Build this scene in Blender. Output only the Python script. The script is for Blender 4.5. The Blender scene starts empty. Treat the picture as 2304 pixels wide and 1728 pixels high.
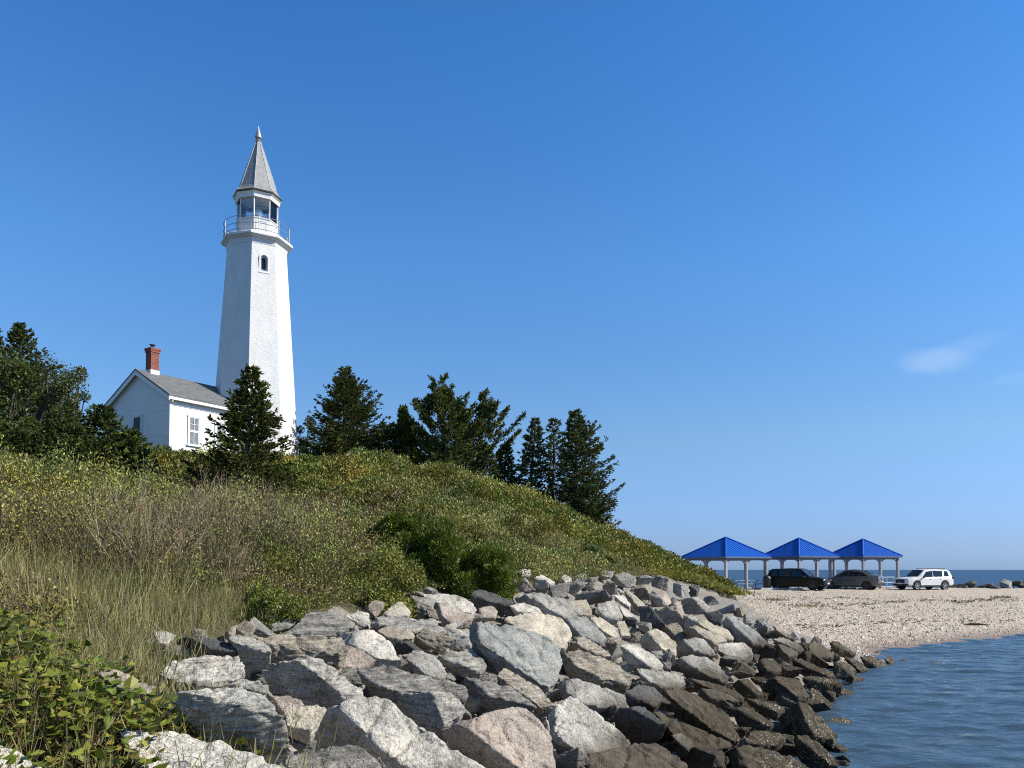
import bpy, bmesh, math, random
import numpy as np
from mathutils import Vector, Matrix
PI = math.pi
RNG = np.random.default_rng(7)
random.seed(7)
scene = bpy.context.scene
COL = scene.collection

# ------------------------------------------------------------------ camera
EYE = 3.0
FPX, CX, HY = 1800.0, 1152.0, 1282.0      # focal length, centre and horizon in photograph pixels (2304 x 1728)
PITCH = math.radians(2.2)
PY = HY - FPX * math.tan(PITCH)           # principal point row
cam = bpy.data.cameras.new("camera")
cam.lens = 36.0 * FPX / 2304.0
cam.shift_y = (PY - 864.0) / 2304.0
cam.clip_start, cam.clip_end = 0.1, 60000.0
camo = bpy.data.objects.new("camera", cam)
camo.location = (0, 0, EYE)
camo.rotation_euler = (PI / 2 + PITCH, 0, 0)
COL.objects.link(camo)
scene.camera = camo


def ray(px, py):
    a, b = (px - CX) / FPX, -(py - PY) / FPX
    c, s = math.cos(PITCH), math.sin(PITCH)
    d = np.array([a, c - b * s, s + b * c])
    return d / d[1]                        # unit step in depth (y)


def at(px, py, Y):
    d = ray(px, py)
    return np.array([d[0] * Y, Y, EYE + d[2] * Y])


def proj(P):
    P = np.atleast_2d(np.asarray(P, float))
    c, s = math.cos(PITCH), math.sin(PITCH)
    x, y, z = P[:, 0], P[:, 1], P[:, 2] - EYE
    w = np.maximum(y * c + z * s, 1e-3)
    v = -y * s + z * c
    return CX + FPX * x / w, PY - FPX * v / w

# ------------------------------------------------------------------ helpers
def perlin(P, seed=0):
    P = np.asarray(P, float)
    I = np.floor(P).astype(np.int64); F = P - I
    U = F * F * F * (F * (F * 6 - 15) + 10)
    out = 0
    for dx in (0, 1):
        for dy in (0, 1):
            for dz in (0, 1):
                h = (I[:, 0] + dx) * 374761393 + (I[:, 1] + dy) * 668265263 + (I[:, 2] + dz) * 2147483647 + seed * 1013904223
                h = (h ^ (h >> 13)) * 1274126177 & 0xFFFFFFFF
                h = (h ^ (h >> 16)) & 0xFFFFFFFF
                g1 = ((h & 1023) / 511.5 - 1); g2 = (((h >> 10) & 1023) / 511.5 - 1); g3 = (((h >> 20) & 1023) / 511.5 - 1)
                d = g1 * (F[:, 0] - dx) + g2 * (F[:, 1] - dy) + g3 * (F[:, 2] - dz)
                w = (U[:, 0] if dx else 1 - U[:, 0]) * (U[:, 1] if dy else 1 - U[:, 1]) * (U[:, 2] if dz else 1 - U[:, 2])
                out = out + d * w
    return out


def fbm(P, oct=4, seed=0, gain=0.5):
    a, f, out = 1.0, 1.0, 0
    for o in range(oct):
        out = out + a * perlin(np.asarray(P) * f + 17.3 * o, seed + o)
        a *= gain; f *= 2.03
    return out


def fbm2(x, y, s, oct=3, seed=0):
    x = np.asarray(x, float)
    P = np.stack([x.ravel() / s, np.asarray(y, float).ravel() / s, np.full(x.size, 0.37 + seed)], 1)
    return fbm(P, oct, seed).reshape(x.shape)


def tag(o, label=None, cat=None, group=None, kind=None):
    if label: o['label'] = label
    if cat: o['category'] = cat
    if group: o['group'] = group
    if kind: o['kind'] = kind
    return o


def mesh_np(name, V, F, smooth=False, col=None):
    """F: (m,k) array of one polygon size, or a list of such arrays"""
    Fs = F if isinstance(F, list) else [F]
    V = np.ascontiguousarray(V, np.float32)
    me = bpy.data.meshes.new(name)
    me.vertices.add(len(V)); me.vertices.foreach_set('co', V.ravel())
    idx = np.concatenate([f.ravel() for f in Fs]).astype(np.int32)
    tot = np.concatenate([np.full(len(f), f.shape[1], np.int32) for f in Fs])
    st = np.concatenate([[0], np.cumsum(tot)[:-1]]).astype(np.int32)
    me.loops.add(len(idx)); me.loops.foreach_set('vertex_index', idx)
    me.polygons.add(len(tot)); me.polygons.foreach_set('loop_start', st)
    me.polygons.foreach_set('use_smooth', np.full(len(tot), smooth))
    if col is not None:
        c = np.ones((len(V), 4), np.float32); c[:, :3] = col
        a = me.color_attributes.new('Col', 'FLOAT_COLOR', 'POINT'); a.data.foreach_set('color', c.ravel())
    me.update(calc_edges=True)
    return me


def link(name, me, mat=None, parent=None, loc=None, rot=None):
    o = bpy.data.objects.new(name, me)
    if mat is not None:
        for m in (mat if isinstance(mat, (list, tuple)) else [mat]):
            me.materials.append(m)
    COL.objects.link(o)
    if parent is not None: o.parent = parent
    if loc is not None: o.location = tuple(float(v) for v in loc)
    if rot is not None: o.rotation_euler = rot
    return o


def empty(name, loc, label, cat, group=None, rotz=0.0):
    o = bpy.data.objects.new(name, None)
    o.empty_display_size = 0.2
    o.location = tuple(float(v) for v in loc); o.rotation_euler = (0, 0, rotz)
    COL.objects.link(o)
    return tag(o, label, cat, group)


class MB:
    """collects simple shapes into ONE mesh"""
    def __init__(s): s.v = []; s.f = []
    def add(s, vs, fs):
        n = len(s.v); s.v += [tuple(float(c) for c in v) for v in vs]; s.f += [tuple(i + n for i in f) for f in fs]; return s
    def box(s, lo, hi, M=None):
        (a, b, c), (d, e, f) = lo, hi
        vs = [(a, b, c), (d, b, c), (d, e, c), (a, e, c), (a, b, f), (d, b, f), (d, e, f), (a, e, f)]
        if M is not None: vs = [tuple(M @ Vector(v)) for v in vs]
        return s.add(vs, [(0, 3, 2, 1), (4, 5, 6, 7), (0, 1, 5, 4), (1, 2, 6, 5), (2, 3, 7, 6), (3, 0, 4, 7)])
    def tube(s, pts, r, n=6, cap=True):
        pts = [Vector(p) for p in pts]; k = len(pts)
        rs = r if isinstance(r, (list, tuple, np.ndarray)) else [r] * k
        vs = []; fs = []
        for i, p in enumerate(pts):
            t = (pts[min(i + 1, k - 1)] - pts[max(i - 1, 0)])
            if t.length < 1e-9: t = Vector((0, 0, 1))
            t.normalize()
            u = t.orthogonal() if abs(t.z) > 0.95 else t.cross(Vector((0, 0, 1)))
            if abs(t.z) > 0.95: u = Vector((1, 0, 0)) - t * t.x
            u.normalize(); w = t.cross(u)
            for j in range(n):
                a = 2 * PI * j / n
                vs.append(p + (u * math.cos(a) + w * math.sin(a)) * rs[i])
        for i in range(k - 1):
            for j in range(n):
                fs.append((i * n + j, i * n + (j + 1) % n, (i + 1) * n + (j + 1) % n, (i + 1) * n + j))
        if cap:
            fs.append(tuple(range(n - 1, -1, -1))); fs.append(tuple((k - 1) * n + j for j in range(n)))
        return s.add(vs, fs)
    def lathe(s, prof, n=8, a0=0.0, c=(0, 0, 0), cap=True):
        """prof: (radius, z) pairs, radius to the corner"""
        k = len(prof); vs = []; fs = []
        for r, z in prof:
            for j in range(n):
                a = a0 + 2 * PI * j / n
                vs.append((c[0] + r * math.cos(a), c[1] + r * math.sin(a), c[2] + z))
        for i in range(k - 1):
            for j in range(n):
                fs.append((i * n + j, i * n + (j + 1) % n, (i + 1) * n + (j + 1) % n, (i + 1) * n + j))
        if cap:
            fs.append(tuple(range(n - 1, -1, -1))); fs.append(tuple((k - 1) * n + j for j in range(n)))
        return s.add(vs, fs)
    def poly(s, pts, th):
        """flat polygon pts (3D, ccw seen from outside) pushed back by vector th into a slab"""
        n = len(pts); th = Vector(th); P = [Vector(p) for p in pts]
        vs = P + [p + th for p in P]
        fs = [tuple(range(n)), tuple(range(2 * n - 1, n - 1, -1))] + [(i, i + n, (i + 1) % n + n, (i + 1) % n) for i in range(n)]
        return s.add(vs, fs)
    def build(s, name, mat=None, parent=None, smooth=False, bevel=0, loc=None, rot=None):
        me = bpy.data.meshes.new(name); me.from_pydata(s.v, [], s.f)
        bm = bmesh.new(); bm.from_mesh(me)
        bmesh.ops.recalc_face_normals(bm, faces=bm.faces)
        if bevel:
            es = [e for e in bm.edges if len(e.link_faces) == 2 and e.calc_face_angle(0) > 0.5]
            bmesh.ops.bevel(bm, geom=es, offset=bevel, segments=2, affect='EDGES', clamp_overlap=True)
        bm.to_mesh(me); bm.free()
        if smooth:
            me.polygons.foreach_set('use_smooth', np.ones(len(me.polygons), bool))
            try: me.set_sharp_from_angle(angle=math.radians(35))
            except Exception: pass
        return link(name, me, mat, parent, loc, rot)

# ------------------------------------------------------------------ materials
def new_mat(name):
    m = bpy.data.materials.new(name); m.use_nodes = True
    nt = m.node_tree; b = nt.nodes['Principled BSDF']
    return m, nt, b


def N(nt, t, **kw):
    n = nt.nodes.new(t)
    for k, v in kw.items():
        if k.startswith('i_'):
            key = k[2:]
            key = int(key) if key.isdigit() else key.replace('_', ' ')
            n.inputs[key].default_value = v
        else: setattr(n, k, v)
    return n


def ramp(nt, fac, stops):
    r = nt.nodes.new('ShaderNodeValToRGB'); e = r.color_ramp.elements
    while len(e) < len(stops): e.new(0.5)
    for el, (p, c) in zip(e, stops):
        el.position = p; el.color = (c[0], c[1], c[2], 1) if not isinstance(c, (int, float)) else (c, c, c, 1)
    nt.links.new(fac, r.inputs[0]); return r.outputs[0]


def mix(nt, fac, a, b, mode='MIX'):
    m = nt.nodes.new('ShaderNodeMix'); m.data_type = 'RGBA'; m.blend_type = mode
    for s, v in ((m.inputs[0], fac), (m.inputs[6], a), (m.inputs[7], b)):
        if hasattr(v, 'default_value') or hasattr(v, 'is_linked'): nt.links.new(v, s)
        elif isinstance(v, (int, float)): s.default_value = v
        else: s.default_value = (v[0], v[1], v[2], 1)
    return m.outputs[2]


def noise_tex(nt, scale, detail=4, rough=0.55, coord=None, stretch=None, rot=None):
    n = N(nt, 'ShaderNodeTexNoise'); n.inputs['Scale'].default_value = scale
    n.inputs['Detail'].default_value = detail; n.inputs['Roughness'].default_value = rough
    if coord is None:
        coord = nt.nodes.new('ShaderNodeTexCoord').outputs['Object']
    if stretch or rot:
        mp = nt.nodes.new('ShaderNodeMapping')
        if stretch: mp.inputs['Scale'].default_value = stretch
        if rot: mp.inputs['Rotation'].default_value = rot
        nt.links.new(coord, mp.inputs[0]); coord = mp.outputs[0]
    nt.links.new(coord, n.inputs['Vector']); return n.outputs['Fac']


def bump(nt, b, h, strength=0.5, dist=0.02):
    n = N(nt, 'ShaderNodeBump'); n.inputs['Strength'].default_value = strength; n.inputs['Distance'].default_value = dist
    nt.links.new(h, n.inputs['Height']); nt.links.new(n.outputs[0], b.inputs['Normal']); return n


def plain(name, col, rough=0.6, var=0.12, scale=3.0, metal=0.0, bmp=0.0, spec=0.5, bscale=None, coat=0.0):
    m, nt, b = new_mat(name)
    f = noise_tex(nt, scale, 5)
    lo = [c * (1 - var) for c in col]; hi = [min(1, c * (1 + var)) for c in col]
    nt.links.new(ramp(nt, f, [(0.3, lo), (0.7, hi)]), b.inputs['Base Color'])
    b.inputs['Roughness'].default_value = rough; b.inputs['Metallic'].default_value = metal
    b.inputs['Specular IOR Level'].default_value = spec
    b.inputs['Coat Weight'].default_value = coat
    if bmp: bump(nt, b, noise_tex(nt, bscale or scale * 8, 4), 0.6, bmp)
    return m

# ------------------------------------------------------------------ light and sky
SUN_AZ, SUN_EL = math.radians(84), math.radians(37)     # azimuth from -Y (towards the camera) to +X
sdir = Vector((math.sin(SUN_AZ) * math.cos(SUN_EL), -math.cos(SUN_AZ) * math.cos(SUN_EL), math.sin(SUN_EL)))
sl = bpy.data.lights.new("sun", 'SUN'); sl.energy = 5.0; sl.angle = math.radians(0.5); sl.color = (1.0, 0.935, 0.82)
so = bpy.data.objects.new("sun", sl); so.rotation_euler = sdir.to_track_quat('Z', 'Y').to_euler(); COL.objects.link(so)
world = bpy.data.worlds.new("World"); scene.world = world; world.use_nodes = True
wn = world.node_tree; bg = wn.nodes['Background']
sky = wn.nodes.new('ShaderNodeTexSky'); sky.sky_type = 'NISHITA'; sky.sun_disc = False
sky.sun_elevation = SUN_EL
sky.sun_rotation = math.atan2(sdir.x, sdir.y)
sky.air_density = 1.0; sky.dust_density = 0.35; sky.ozone_density = 4.0; sky.altitude = 0
tc = wn.nodes.new('ShaderNodeTexCoord')
sep = wn.nodes.new('ShaderNodeSeparateXYZ'); wn.links.new(tc.outputs['Generated'], sep.inputs[0])
K = 2.4                                                   # tint by elevation: blue in view, unseen zenith warmed to neutralise the fill light
tint = ramp(wn, sep.outputs[2], [(0.0, (0.36 / K, 0.57 / K, 1.12 / K)), (0.03, (0.42 / K, 0.57 / K, 1.03 / K)), (0.155, (0.66 / K, 0.81 / K, 0.95 / K)),
                                 (0.36, (0.56 / K, 0.97 / K, 1.26 / K)), (0.58, (0.38 / K, 0.90 / K, 1.33 / K)), (0.72, (0.74 / K, 0.66 / K, 0.50 / K)), (1.0, (0.98 / K, 0.64 / K, 0.34 / K))])
mul = mix(wn, 1.0, sky.outputs[0], tint, 'MULTIPLY')
sc_ = wn.nodes.new('ShaderNodeVectorMath'); sc_.operation = 'SCALE'; sc_.inputs['Scale'].default_value = K; wn.links.new(mul, sc_.inputs[0])
def wisp(px, py, wu, wv, tilt, amt, src):                 # a faint scrap of high cloud
    d = Vector(ray(px, py)).normalized(); r = d.cross(Vector((0, 0, 1))).normalized(); u = r.cross(d)
    r, u = r * math.cos(tilt) + u * math.sin(tilt), u * math.cos(tilt) - r * math.sin(tilt)
    terms = []
    nz = noise_tex(wn, 14, 5, 0.6, coord=tc.outputs['Generated'])
    for ax, w in ((r, wu), (u, wv)):
        dp = wn.nodes.new('ShaderNodeVectorMath'); dp.operation = 'DOT_PRODUCT'; wn.links.new(tc.outputs['Generated'], dp.inputs[0]); dp.inputs[1].default_value = ax / w
        ad = N(wn, 'ShaderNodeMath', operation='MULTIPLY_ADD'); wn.links.new(nz, ad.inputs[0]); ad.inputs[1].default_value = 1.1; wn.links.new(dp.outputs['Value'], ad.inputs[2])
        ad2 = N(wn, 'ShaderNodeMath', operation='SUBTRACT'); wn.links.new(ad.outputs[0], ad2.inputs[0]); ad2.inputs[1].default_value = 0.55
        sq = N(wn, 'ShaderNodeMath', operation='MULTIPLY'); wn.links.new(ad2.outputs[0], sq.inputs[0]); wn.links.new(ad2.outputs[0], sq.inputs[1]); terms.append(sq.outputs[0])
    sm = N(wn, 'ShaderNodeMath', operation='ADD'); wn.links.new(terms[0], sm.inputs[0]); wn.links.new(terms[1], sm.inputs[1])
    fd = N(wn, 'ShaderNodeMapRange', interpolation_type='SMOOTHSTEP'); wn.links.new(sm.outputs[0], fd.inputs[0])
    fd.inputs[1].default_value = 1.0; fd.inputs[2].default_value = 0.0; fd.inputs[3].default_value = 0.0; fd.inputs[4].default_value = amt
    return mix(wn, fd.outputs[0], src, (5.6, 6.6, 7.8))
skyc = wisp(2105, 812, 0.045, 0.017, -0.12, 0.13, sc_.outputs[0])
skyc = wisp(2150, 790, 0.06, 0.014, 0.25, 0.07, skyc)
skyc = wisp(2300, 850, 0.04, 0.008, 0.1, 0.05, skyc)
wn.links.new(skyc, bg.inputs['Color'])
bg.inputs['Strength'].default_value = 0.1137
scene.view_settings.view_transform = 'Standard'; scene.view_settings.look = 'None'
scene.view_settings.exposure = 0.4; scene.view_settings.gamma = 1.0
scene.render.engine = 'CYCLES'
scene.cycles.use_denoising = False
scene.cycles.filter_width = 1.1
scene.cycles.max_bounces = 6; scene.cycles.diffuse_bounces = 3; scene.cycles.glossy_bounces = 3
scene.cycles.transparent_max_bounces = 6
# ------------------------------------------------------------------ lie of the land (metres, camera above the origin, water at z = 0)
TL = np.array([(-1.5, -6), (-1.4, 4.2), (-2.3, 6.0), (-3.4, 7.6), (-3.7, 9.9), (-3.3, 11.8), (-2, 17.6), (0.6, 22), (4.2, 30), (7.2, 36), (12.6, 45)], float)   # top edge of the boulder bank
HP = np.vstack([TL, [(12.9, 50), (9, 57), (0, 64), (-20, 70), (-75, 72), (-75, -6)]])                                                          # foot of the hill
WL = np.array([(0.5, -6), (1.5, 2), (2.6, 6), (4.7, 12), (6.4, 16), (9, 21), (12, 26), (13.6, 30.2), (18.5, 33.6), (24.8, 38), (45, 51), (130, 100)], float)  # water line
RP = np.vstack([TL, [(13.4, 38), (13.8, 31)], WL[:7][::-1]])


def dist_poly(x, y, P, closed=False):
    P = np.asarray(P); Q = np.roll(P, -1, 0) if closed else P[1:]
    P = P if closed else P[:-1]
    best = np.full(np.shape(x), 1e9)
    for (ax, ay), (bx, by) in zip(P, Q):
        dx, dy = bx - ax, by - ay; L = dx * dx + dy * dy
        t = np.clip(((x - ax) * dx + (y - ay) * dy) / L, 0, 1)
        best = np.minimum(best, np.hypot(x - ax - t * dx, y - ay - t * dy))
    return best


def inside(x, y, P):
    c = np.zeros(np.shape(x), bool); n = len(P)
    for i in range(n):
        (ax, ay), (bx, by) = P[i], P[(i + 1) % n]
        if ay == by: continue
        h = ((ay > y) != (by > y)) & (x < (bx - ax) * (y - ay) / (by - ay) + ax)
        c ^= h
    return c


def sstep(a, b, t):
    t = np.clip((t - a) / (b - a), 0, 1); return t * t * (3 - 2 * t)


def zbase(y):
    return np.interp(y, [2, 7, 10, 12, 18, 22, 30, 36, 41, 45, 60], [1.85, 2.0, 2.15, 2.3, 2.55, 2.65, 2.75, 2.6, 2.0, 1.5, 1.45])


def land(x, y, noise=True):
    """hill and boulder bank"""
    x = np.asarray(x, float); y = np.asarray(y, float)
    ih, ir = inside(x, y, HP), inside(x, y, RP)
    d = dist_poly(x, y, HP, True)
    zb = zbase(y)
    L = 11 + 17 * sstep(36, 16, y + 0.25 * x)
    A = 7.5 - 2.0 * sstep(-14, -24, x) * sstep(40, 26, y)
    h = zb + A * (1 - np.exp(-d / L))
    h = h - 0.30 * sstep(4, 9, x) * sstep(34, 42, y) * np.minimum(d / 2, 1)
    h = h - 1.25 * np.exp(-((x + 10.5) / 6.5) ** 2 - ((y - 28) / 5.5) ** 2)
    h = h - 1.0 * np.exp(-((x + 15.5) / 5.5) ** 2 - ((y - 39.5) / 7) ** 2)
    if noise: h = h + np.minimum(d / 3, 1) * (0.35 * fbm2(x, y, 5.0, 3, 3))
    dT = dist_poly(x, y, TL); dW = dist_poly(x, y, WL)
    r = zb * dW / (dT + dW + 1e-6)
    r = r - (r + 0.8) * sstep(31, 37, y) * sstep(10.5, 12.0, x)
    o = np.where(inside(x, y, np.vstack([WL, [(130, 120), (-130, 120), (-130, -6)]])), 0.9, -0.4)
    out = -1.2 + 0 * x
    edge = zb - d * (0.9 + 1.2 * sstep(34, 40, y))
    return np.where(ih, h, np.where(ir, r, np.maximum(np.minimum(edge, o * 3), -1.5)))


def beach_z(x, y, noise=True):
    x = np.asarray(x, float); y = np.asarray(y, float)
    dW = dist_poly(x, y, WL)
    ins = inside(x, y, np.vstack([WL, [(130, 140), (-130, 140), (-130, -6)]]))
    z = np.where(ins, 1.47 * (1 - np.exp(-dW / 10.0)), -0.16 * dW)
    bk = np.clip(1 - np.exp(-(86 - y + 0.05 * x) / 4.0), -1.2, 1)
    z = np.where(ins, np.where(bk > 0, z * bk, bk), z)
    return z


def ground(x, y):
    return np.maximum(land(x, y), np.where(np.asarray(x) > 6, beach_z(x, y), -9))


def hit(px, py, surf=None, ymin=2.0, ymax=120.0, lift=0.0):
    """first point where the line of sight meets the ground"""
    surf = surf or ground
    d = ray(px, py)
    Y = np.exp(np.linspace(math.log(ymin), math.log(ymax), 900))
    g = surf(d[0] * Y, Y) + lift
    s = EYE + d[2] * Y - g
    k = np.argmax(s < 0)
    if s[k] >= 0: return None
    return np.array([d[0] * Y[k], Y[k], g[k]])


def grid(name, xs, ys, fz, mat, keep=None):
    X, Y = np.meshgrid(xs, ys); Z = fz(X, Y)
    V = np.stack([X, Y, Z], -1).reshape(-1, 3)
    ny, nx = X.shape; i = np.arange(ny * nx).reshape(ny, nx)
    F = np.stack([i[:-1, :-1], i[:-1, 1:], i[1:, 1:], i[1:, :-1]], -1).reshape(-1, 4)
    if keep is not None:
        K = keep(X, Y).ravel(); F = F[K[F].any(1)]
    me = mesh_np(name, V, F, smooth=True)
    return link(name, me, mat)

# ---- hill
m_soil, nt, b = new_mat("soil")
f = noise_tex(nt, 1.3, 6); f2 = noise_tex(nt, 18, 3)
c = ramp(nt, f, [(0.3, (0.05, 0.045, 0.022)), (0.55, (0.085, 0.08, 0.035)), (0.75, (0.12, 0.1, 0.06))])
nt.links.new(mix(nt, 0.4, c, ramp(nt, f2, [(0.35, (0.03, 0.03, 0.015)), (0.7, (0.14, 0.12, 0.07))])), b.inputs['Base Color'])
b.inputs['Roughness'].default_value = 0.95
bump(nt, b, f2, 0.8, 0.05)
xs = np.concatenate([np.arange(-75, -30, 1.5), np.arange(-30, 17, 0.3)])
ys = np.concatenate([np.arange(-5.5, 50, 0.3), np.arange(50, 75, 1.0)])
hill = grid("hill", xs, ys, lambda x, y: land(x, y) - 0.35 * inside(x, y, RP) * np.minimum(dist_poly(x, y, TL) / 0.6, 1), m_soil,
            keep=lambda x, y: inside(x, y, np.vstack([TL + [0.3, 0], [(15.5, 46), (15, 52), (11, 60), (0, 68), (-75, 75), (-76, -7)]])) | inside(x, y, RP))
m_bed = plain("stony_bed", (0.20, 0.18, 0.155), 0.9, 0.4, 5, bmp=0.05, bscale=12)
hill.data.materials.append(m_bed)
_c = np.empty(len(hill.data.polygons) * 3, np.float32); hill.data.polygons.foreach_get('center', _c); _c = _c.reshape(-1, 3)
hill.data.polygons.foreach_set('material_index', (inside(_c[:, 0], _c[:, 1], RP) | (~inside(_c[:, 0], _c[:, 1], HP))).astype(np.int32))
tag(hill, kind='structure')

# ---- shingle beach
m_beach, nt, b = new_mat("shingle")
geo = nt.nodes.new('ShaderNodeNewGeometry'); pos = geo.outputs['Position']
f = noise_tex(nt, 0.35, 5, coord=pos); f2 = noise_tex(nt, 9, 4, 0.7, coord=pos, stretch=(0.6, 1, 1))
v = N(nt, 'ShaderNodeTexVoronoi'); v.inputs['Scale'].default_value = 11; nt.links.new(pos, v.inputs['Vector'])
c = ramp(nt, v.outputs['Color'], [(0.0, (0.34, 0.26, 0.20)), (0.35, (0.49, 0.40, 0.32)), (0.65, (0.58, 0.49, 0.40)), (1.0, (0.69, 0.62, 0.52))])
c = mix(nt, ramp(nt, f2, [(0.34, 0.75), (0.52, 0.0)]), c, (0.20, 0.155, 0.13))
c = mix(nt, ramp(nt, f, [(0.35, 0.28), (0.7, 0.0)]), c, (0.40, 0.31, 0.24))
sx = N(nt, 'ShaderNodeSeparateXYZ'); nt.links.new(pos, sx.inputs[0])
wet = N(nt, 'ShaderNodeMapRange'); nt.links.new(sx.outputs[2], wet.inputs[0])
wet.inputs[1].default_value = 0.02; wet.inputs[2].default_value = 0.24; wet.inputs[3].default_value = 0.8; wet.inputs[4].default_value = 0.0
c = mix(nt, 1.0, c, (0.97, 1.0, 0.99), 'MULTIPLY')
c = mix(nt, wet.outputs[0], c, (0.15, 0.10, 0.08))
nt.links.new(c, b.inputs['Base Color']); b.inputs['Roughness'].default_value = 0.85
hsum = N(nt, 'ShaderNodeMath', operation='ADD'); nt.links.new(f2, hsum.inputs[0]); nt.links.new(v.outputs['Distance'], hsum.inputs[1])
bump(nt, b, hsum.outputs[0], 0.9, 0.05)
def bz(x, y):
    n = fbm(np.stack([x.ravel() / 0.42, y.ravel() / 0.34, 0 * x.ravel()], 1), 2, 5).reshape(x.shape)
    n2 = fbm2(x, y, 3.0, 2, 9)
    zz = beach_z(x, y)
    return zz + np.clip(zz, 0, 0.5) * 2 * (0.085 * n + 0.07 * n2)
bxs = np.concatenate([np.arange(4, 34, 0.16), np.arange(34, 62, 0.3), np.arange(62, 125, 1.2)])
bys = np.concatenate([np.arange(24, 70, 0.16), np.arange(70, 100, 0.5)])
beach = grid("beach", bxs, bys, bz, m_beach, keep=lambda x, y: (beach_z(x, y) > -0.6))
tag(beach, kind='structure')

# ---- sea
m_sea, nt, b = new_mat("sea_water")
geo = nt.nodes.new('ShaderNodeNewGeometry'); pos = geo.outputs['Position']
b.inputs['Base Color'].default_value = (0.010, 0.032, 0.055, 1); b.inputs['Roughness'].default_value = 0.10; b.inputs['IOR'].default_value = 1.333
w1 = noise_tex(nt, 2.2, 4, 0.6, coord=pos, stretch=(0.45, 1, 1), rot=(0, 0, 0.15)); w2 = noise_tex(nt, 0.25, 4, 0.6, coord=pos, stretch=(0.5, 1, 1))
ad = N(nt, 'ShaderNodeMath', operation='MULTIPLY_ADD'); nt.links.new(w2, ad.inputs[0]); ad.inputs[1].default_value = 4.0; nt.links.new(w1, ad.inputs[2])
bump(nt, b, ad.outputs[0], 1.0, 0.12)
df = N(nt, 'ShaderNodeBsdfDiffuse'); df.inputs[0].default_value = (0.115, 0.155, 0.195, 1)      # light scattered back out of the water body
ms = N(nt, 'ShaderNodeMixShader'); open_ = N(nt, 'ShaderNodeMapRange'); sy_ = N(nt, 'ShaderNodeSeparateXYZ'); nt.links.new(pos, sy_.inputs[0]); nt.links.new(sy_.outputs[1], open_.inputs[0])
open_.inputs[1].default_value = 60; open_.inputs[2].default_value = 110; open_.inputs[3].default_value = 0.26; open_.inputs[4].default_value = 0.82     # open water beyond the beach: painted dark blue stands in for the sky's reflection
nt.links.new(open_.outputs[0], ms.inputs[0])
dcol = N(nt, 'ShaderNodeMapRange', data_type='FLOAT'); nt.links.new(sy_.outputs[1], dcol.inputs[0]); dcol.inputs[1].default_value = 60; dcol.inputs[2].default_value = 110
nt.links.new(mix(nt, dcol.outputs[0], (0.115, 0.172, 0.235), (0.030, 0.082, 0.165)), df.inputs[0])
nt.links.new(b.outputs[0], ms.inputs[1]); nt.links.new(df.outputs[0], ms.inputs[2]); nt.links.new(ms.outputs[0], nt.nodes['Material Output'].inputs[0])
def sz(x, y):
    P = lambda sx, sy, a: np.stack([(x.ravel() * math.cos(a) + y.ravel() * math.sin(a)) / sx, (-x.ravel() * math.sin(a) + y.ravel() * math.cos(a)) / sy, 0 * x.ravel() + 1.3], 1)
    n = 0.07 * fbm(P(2.6, 1.1, 0.12), 2, 21) + 0.085 * fbm(P(1.15, 0.50, -0.1), 2, 22)
    return n.reshape(x.shape)
sxs = np.concatenate([[-30000, -3000, -400], np.arange(-60, 0, 6), np.arange(0, 34, 0.11), np.arange(34, 80, 1.0), [100, 200, 500, 3000, 30000]])
sys_ = np.concatenate([[-50], np.arange(2, 44, 0.09), np.arange(44, 60, 0.6), np.arange(60, 130, 3), [160, 220, 400, 800, 2000, 8000, 40000]])
sea = grid("sea", sxs, sys_, lambda x, y: np.where((y < 58) & (x > -2) & (x < 80), sz(x, y), 0) * np.clip((60 - y) / 12, 0, 1), m_sea)
tag(sea, kind='structure')
# ------------------------------------------------------------------ lighthouse
TY = 47.0
TXc = at(574, 900, TY)[0]
def tz(py): return at(574, py, TY)[2]
A0 = math.radians(31 - 90 - 22.5)
FN = [math.radians(31 - 90 + 45 * k) for k in range(8)]             # directions the eight faces look in
m_white_mason, nt, b = new_mat("white_painted_masonry")
tcg = nt.nodes.new('ShaderNodeTexCoord').outputs['Object']
n1 = noise_tex(nt, 0.9, 5, coord=tcg); n2 = noise_tex(nt, 9.0, 3, 0.5, coord=tcg, stretch=(0.55, 0.55, 2.0)); n3 = noise_tex(nt, 3, 5, 0.7, coord=tcg, stretch=(1, 1, 0.12))
c = ramp(nt, n1, [(0.3, (0.62, 0.62, 0.61)), (0.65, (0.70, 0.70, 0.685))])
c = mix(nt, ramp(nt, n3, [(0.46, 0.0), (0.7, 0.45)]), c, (0.55, 0.54, 0.50))
nt.links.new(c, b.inputs['Base Color']); b.inputs['Roughness'].default_value = 0.7
bump(nt, b, n2, 0.9, 0.026)
m_white = plain("white_paint", (0.70, 0.70, 0.685), 0.55, 0.04, 2.0, bmp=0.003, bscale=20)
m_spire, nt, b = new_mat("grey_metal_shingles")
tcg = nt.nodes.new('ShaderNodeTexCoord').outputs['Object']
n1 = noise_tex(nt, 2.0, 4, coord=tcg); v = N(nt, 'ShaderNodeTexVoronoi'); v.inputs['Scale'].default_value = 8.5; nt.links.new(tcg, v.inputs['Vector'])
c = ramp(nt, v.outputs['Color'], [(0.1, (0.25, 0.255, 0.26)), (0.9, (0.36, 0.36, 0.36))]); c = mix(nt, ramp(nt, n1, [(0.45, 0), (0.7, 0.4)]), c, (0.24, 0.24, 0.24))
nt.links.new(c, b.inputs['Base Color']); b.inputs['Roughness'].default_value = 0.5; b.inputs['Metallic'].default_value = 0.15
bump(nt, b, v.outputs['Distance'], 0.4, 0.012)
m_glass, nt, b = new_mat("clear_glass")
nt.nodes.remove(b); out = nt.nodes['Material Output']
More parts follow.
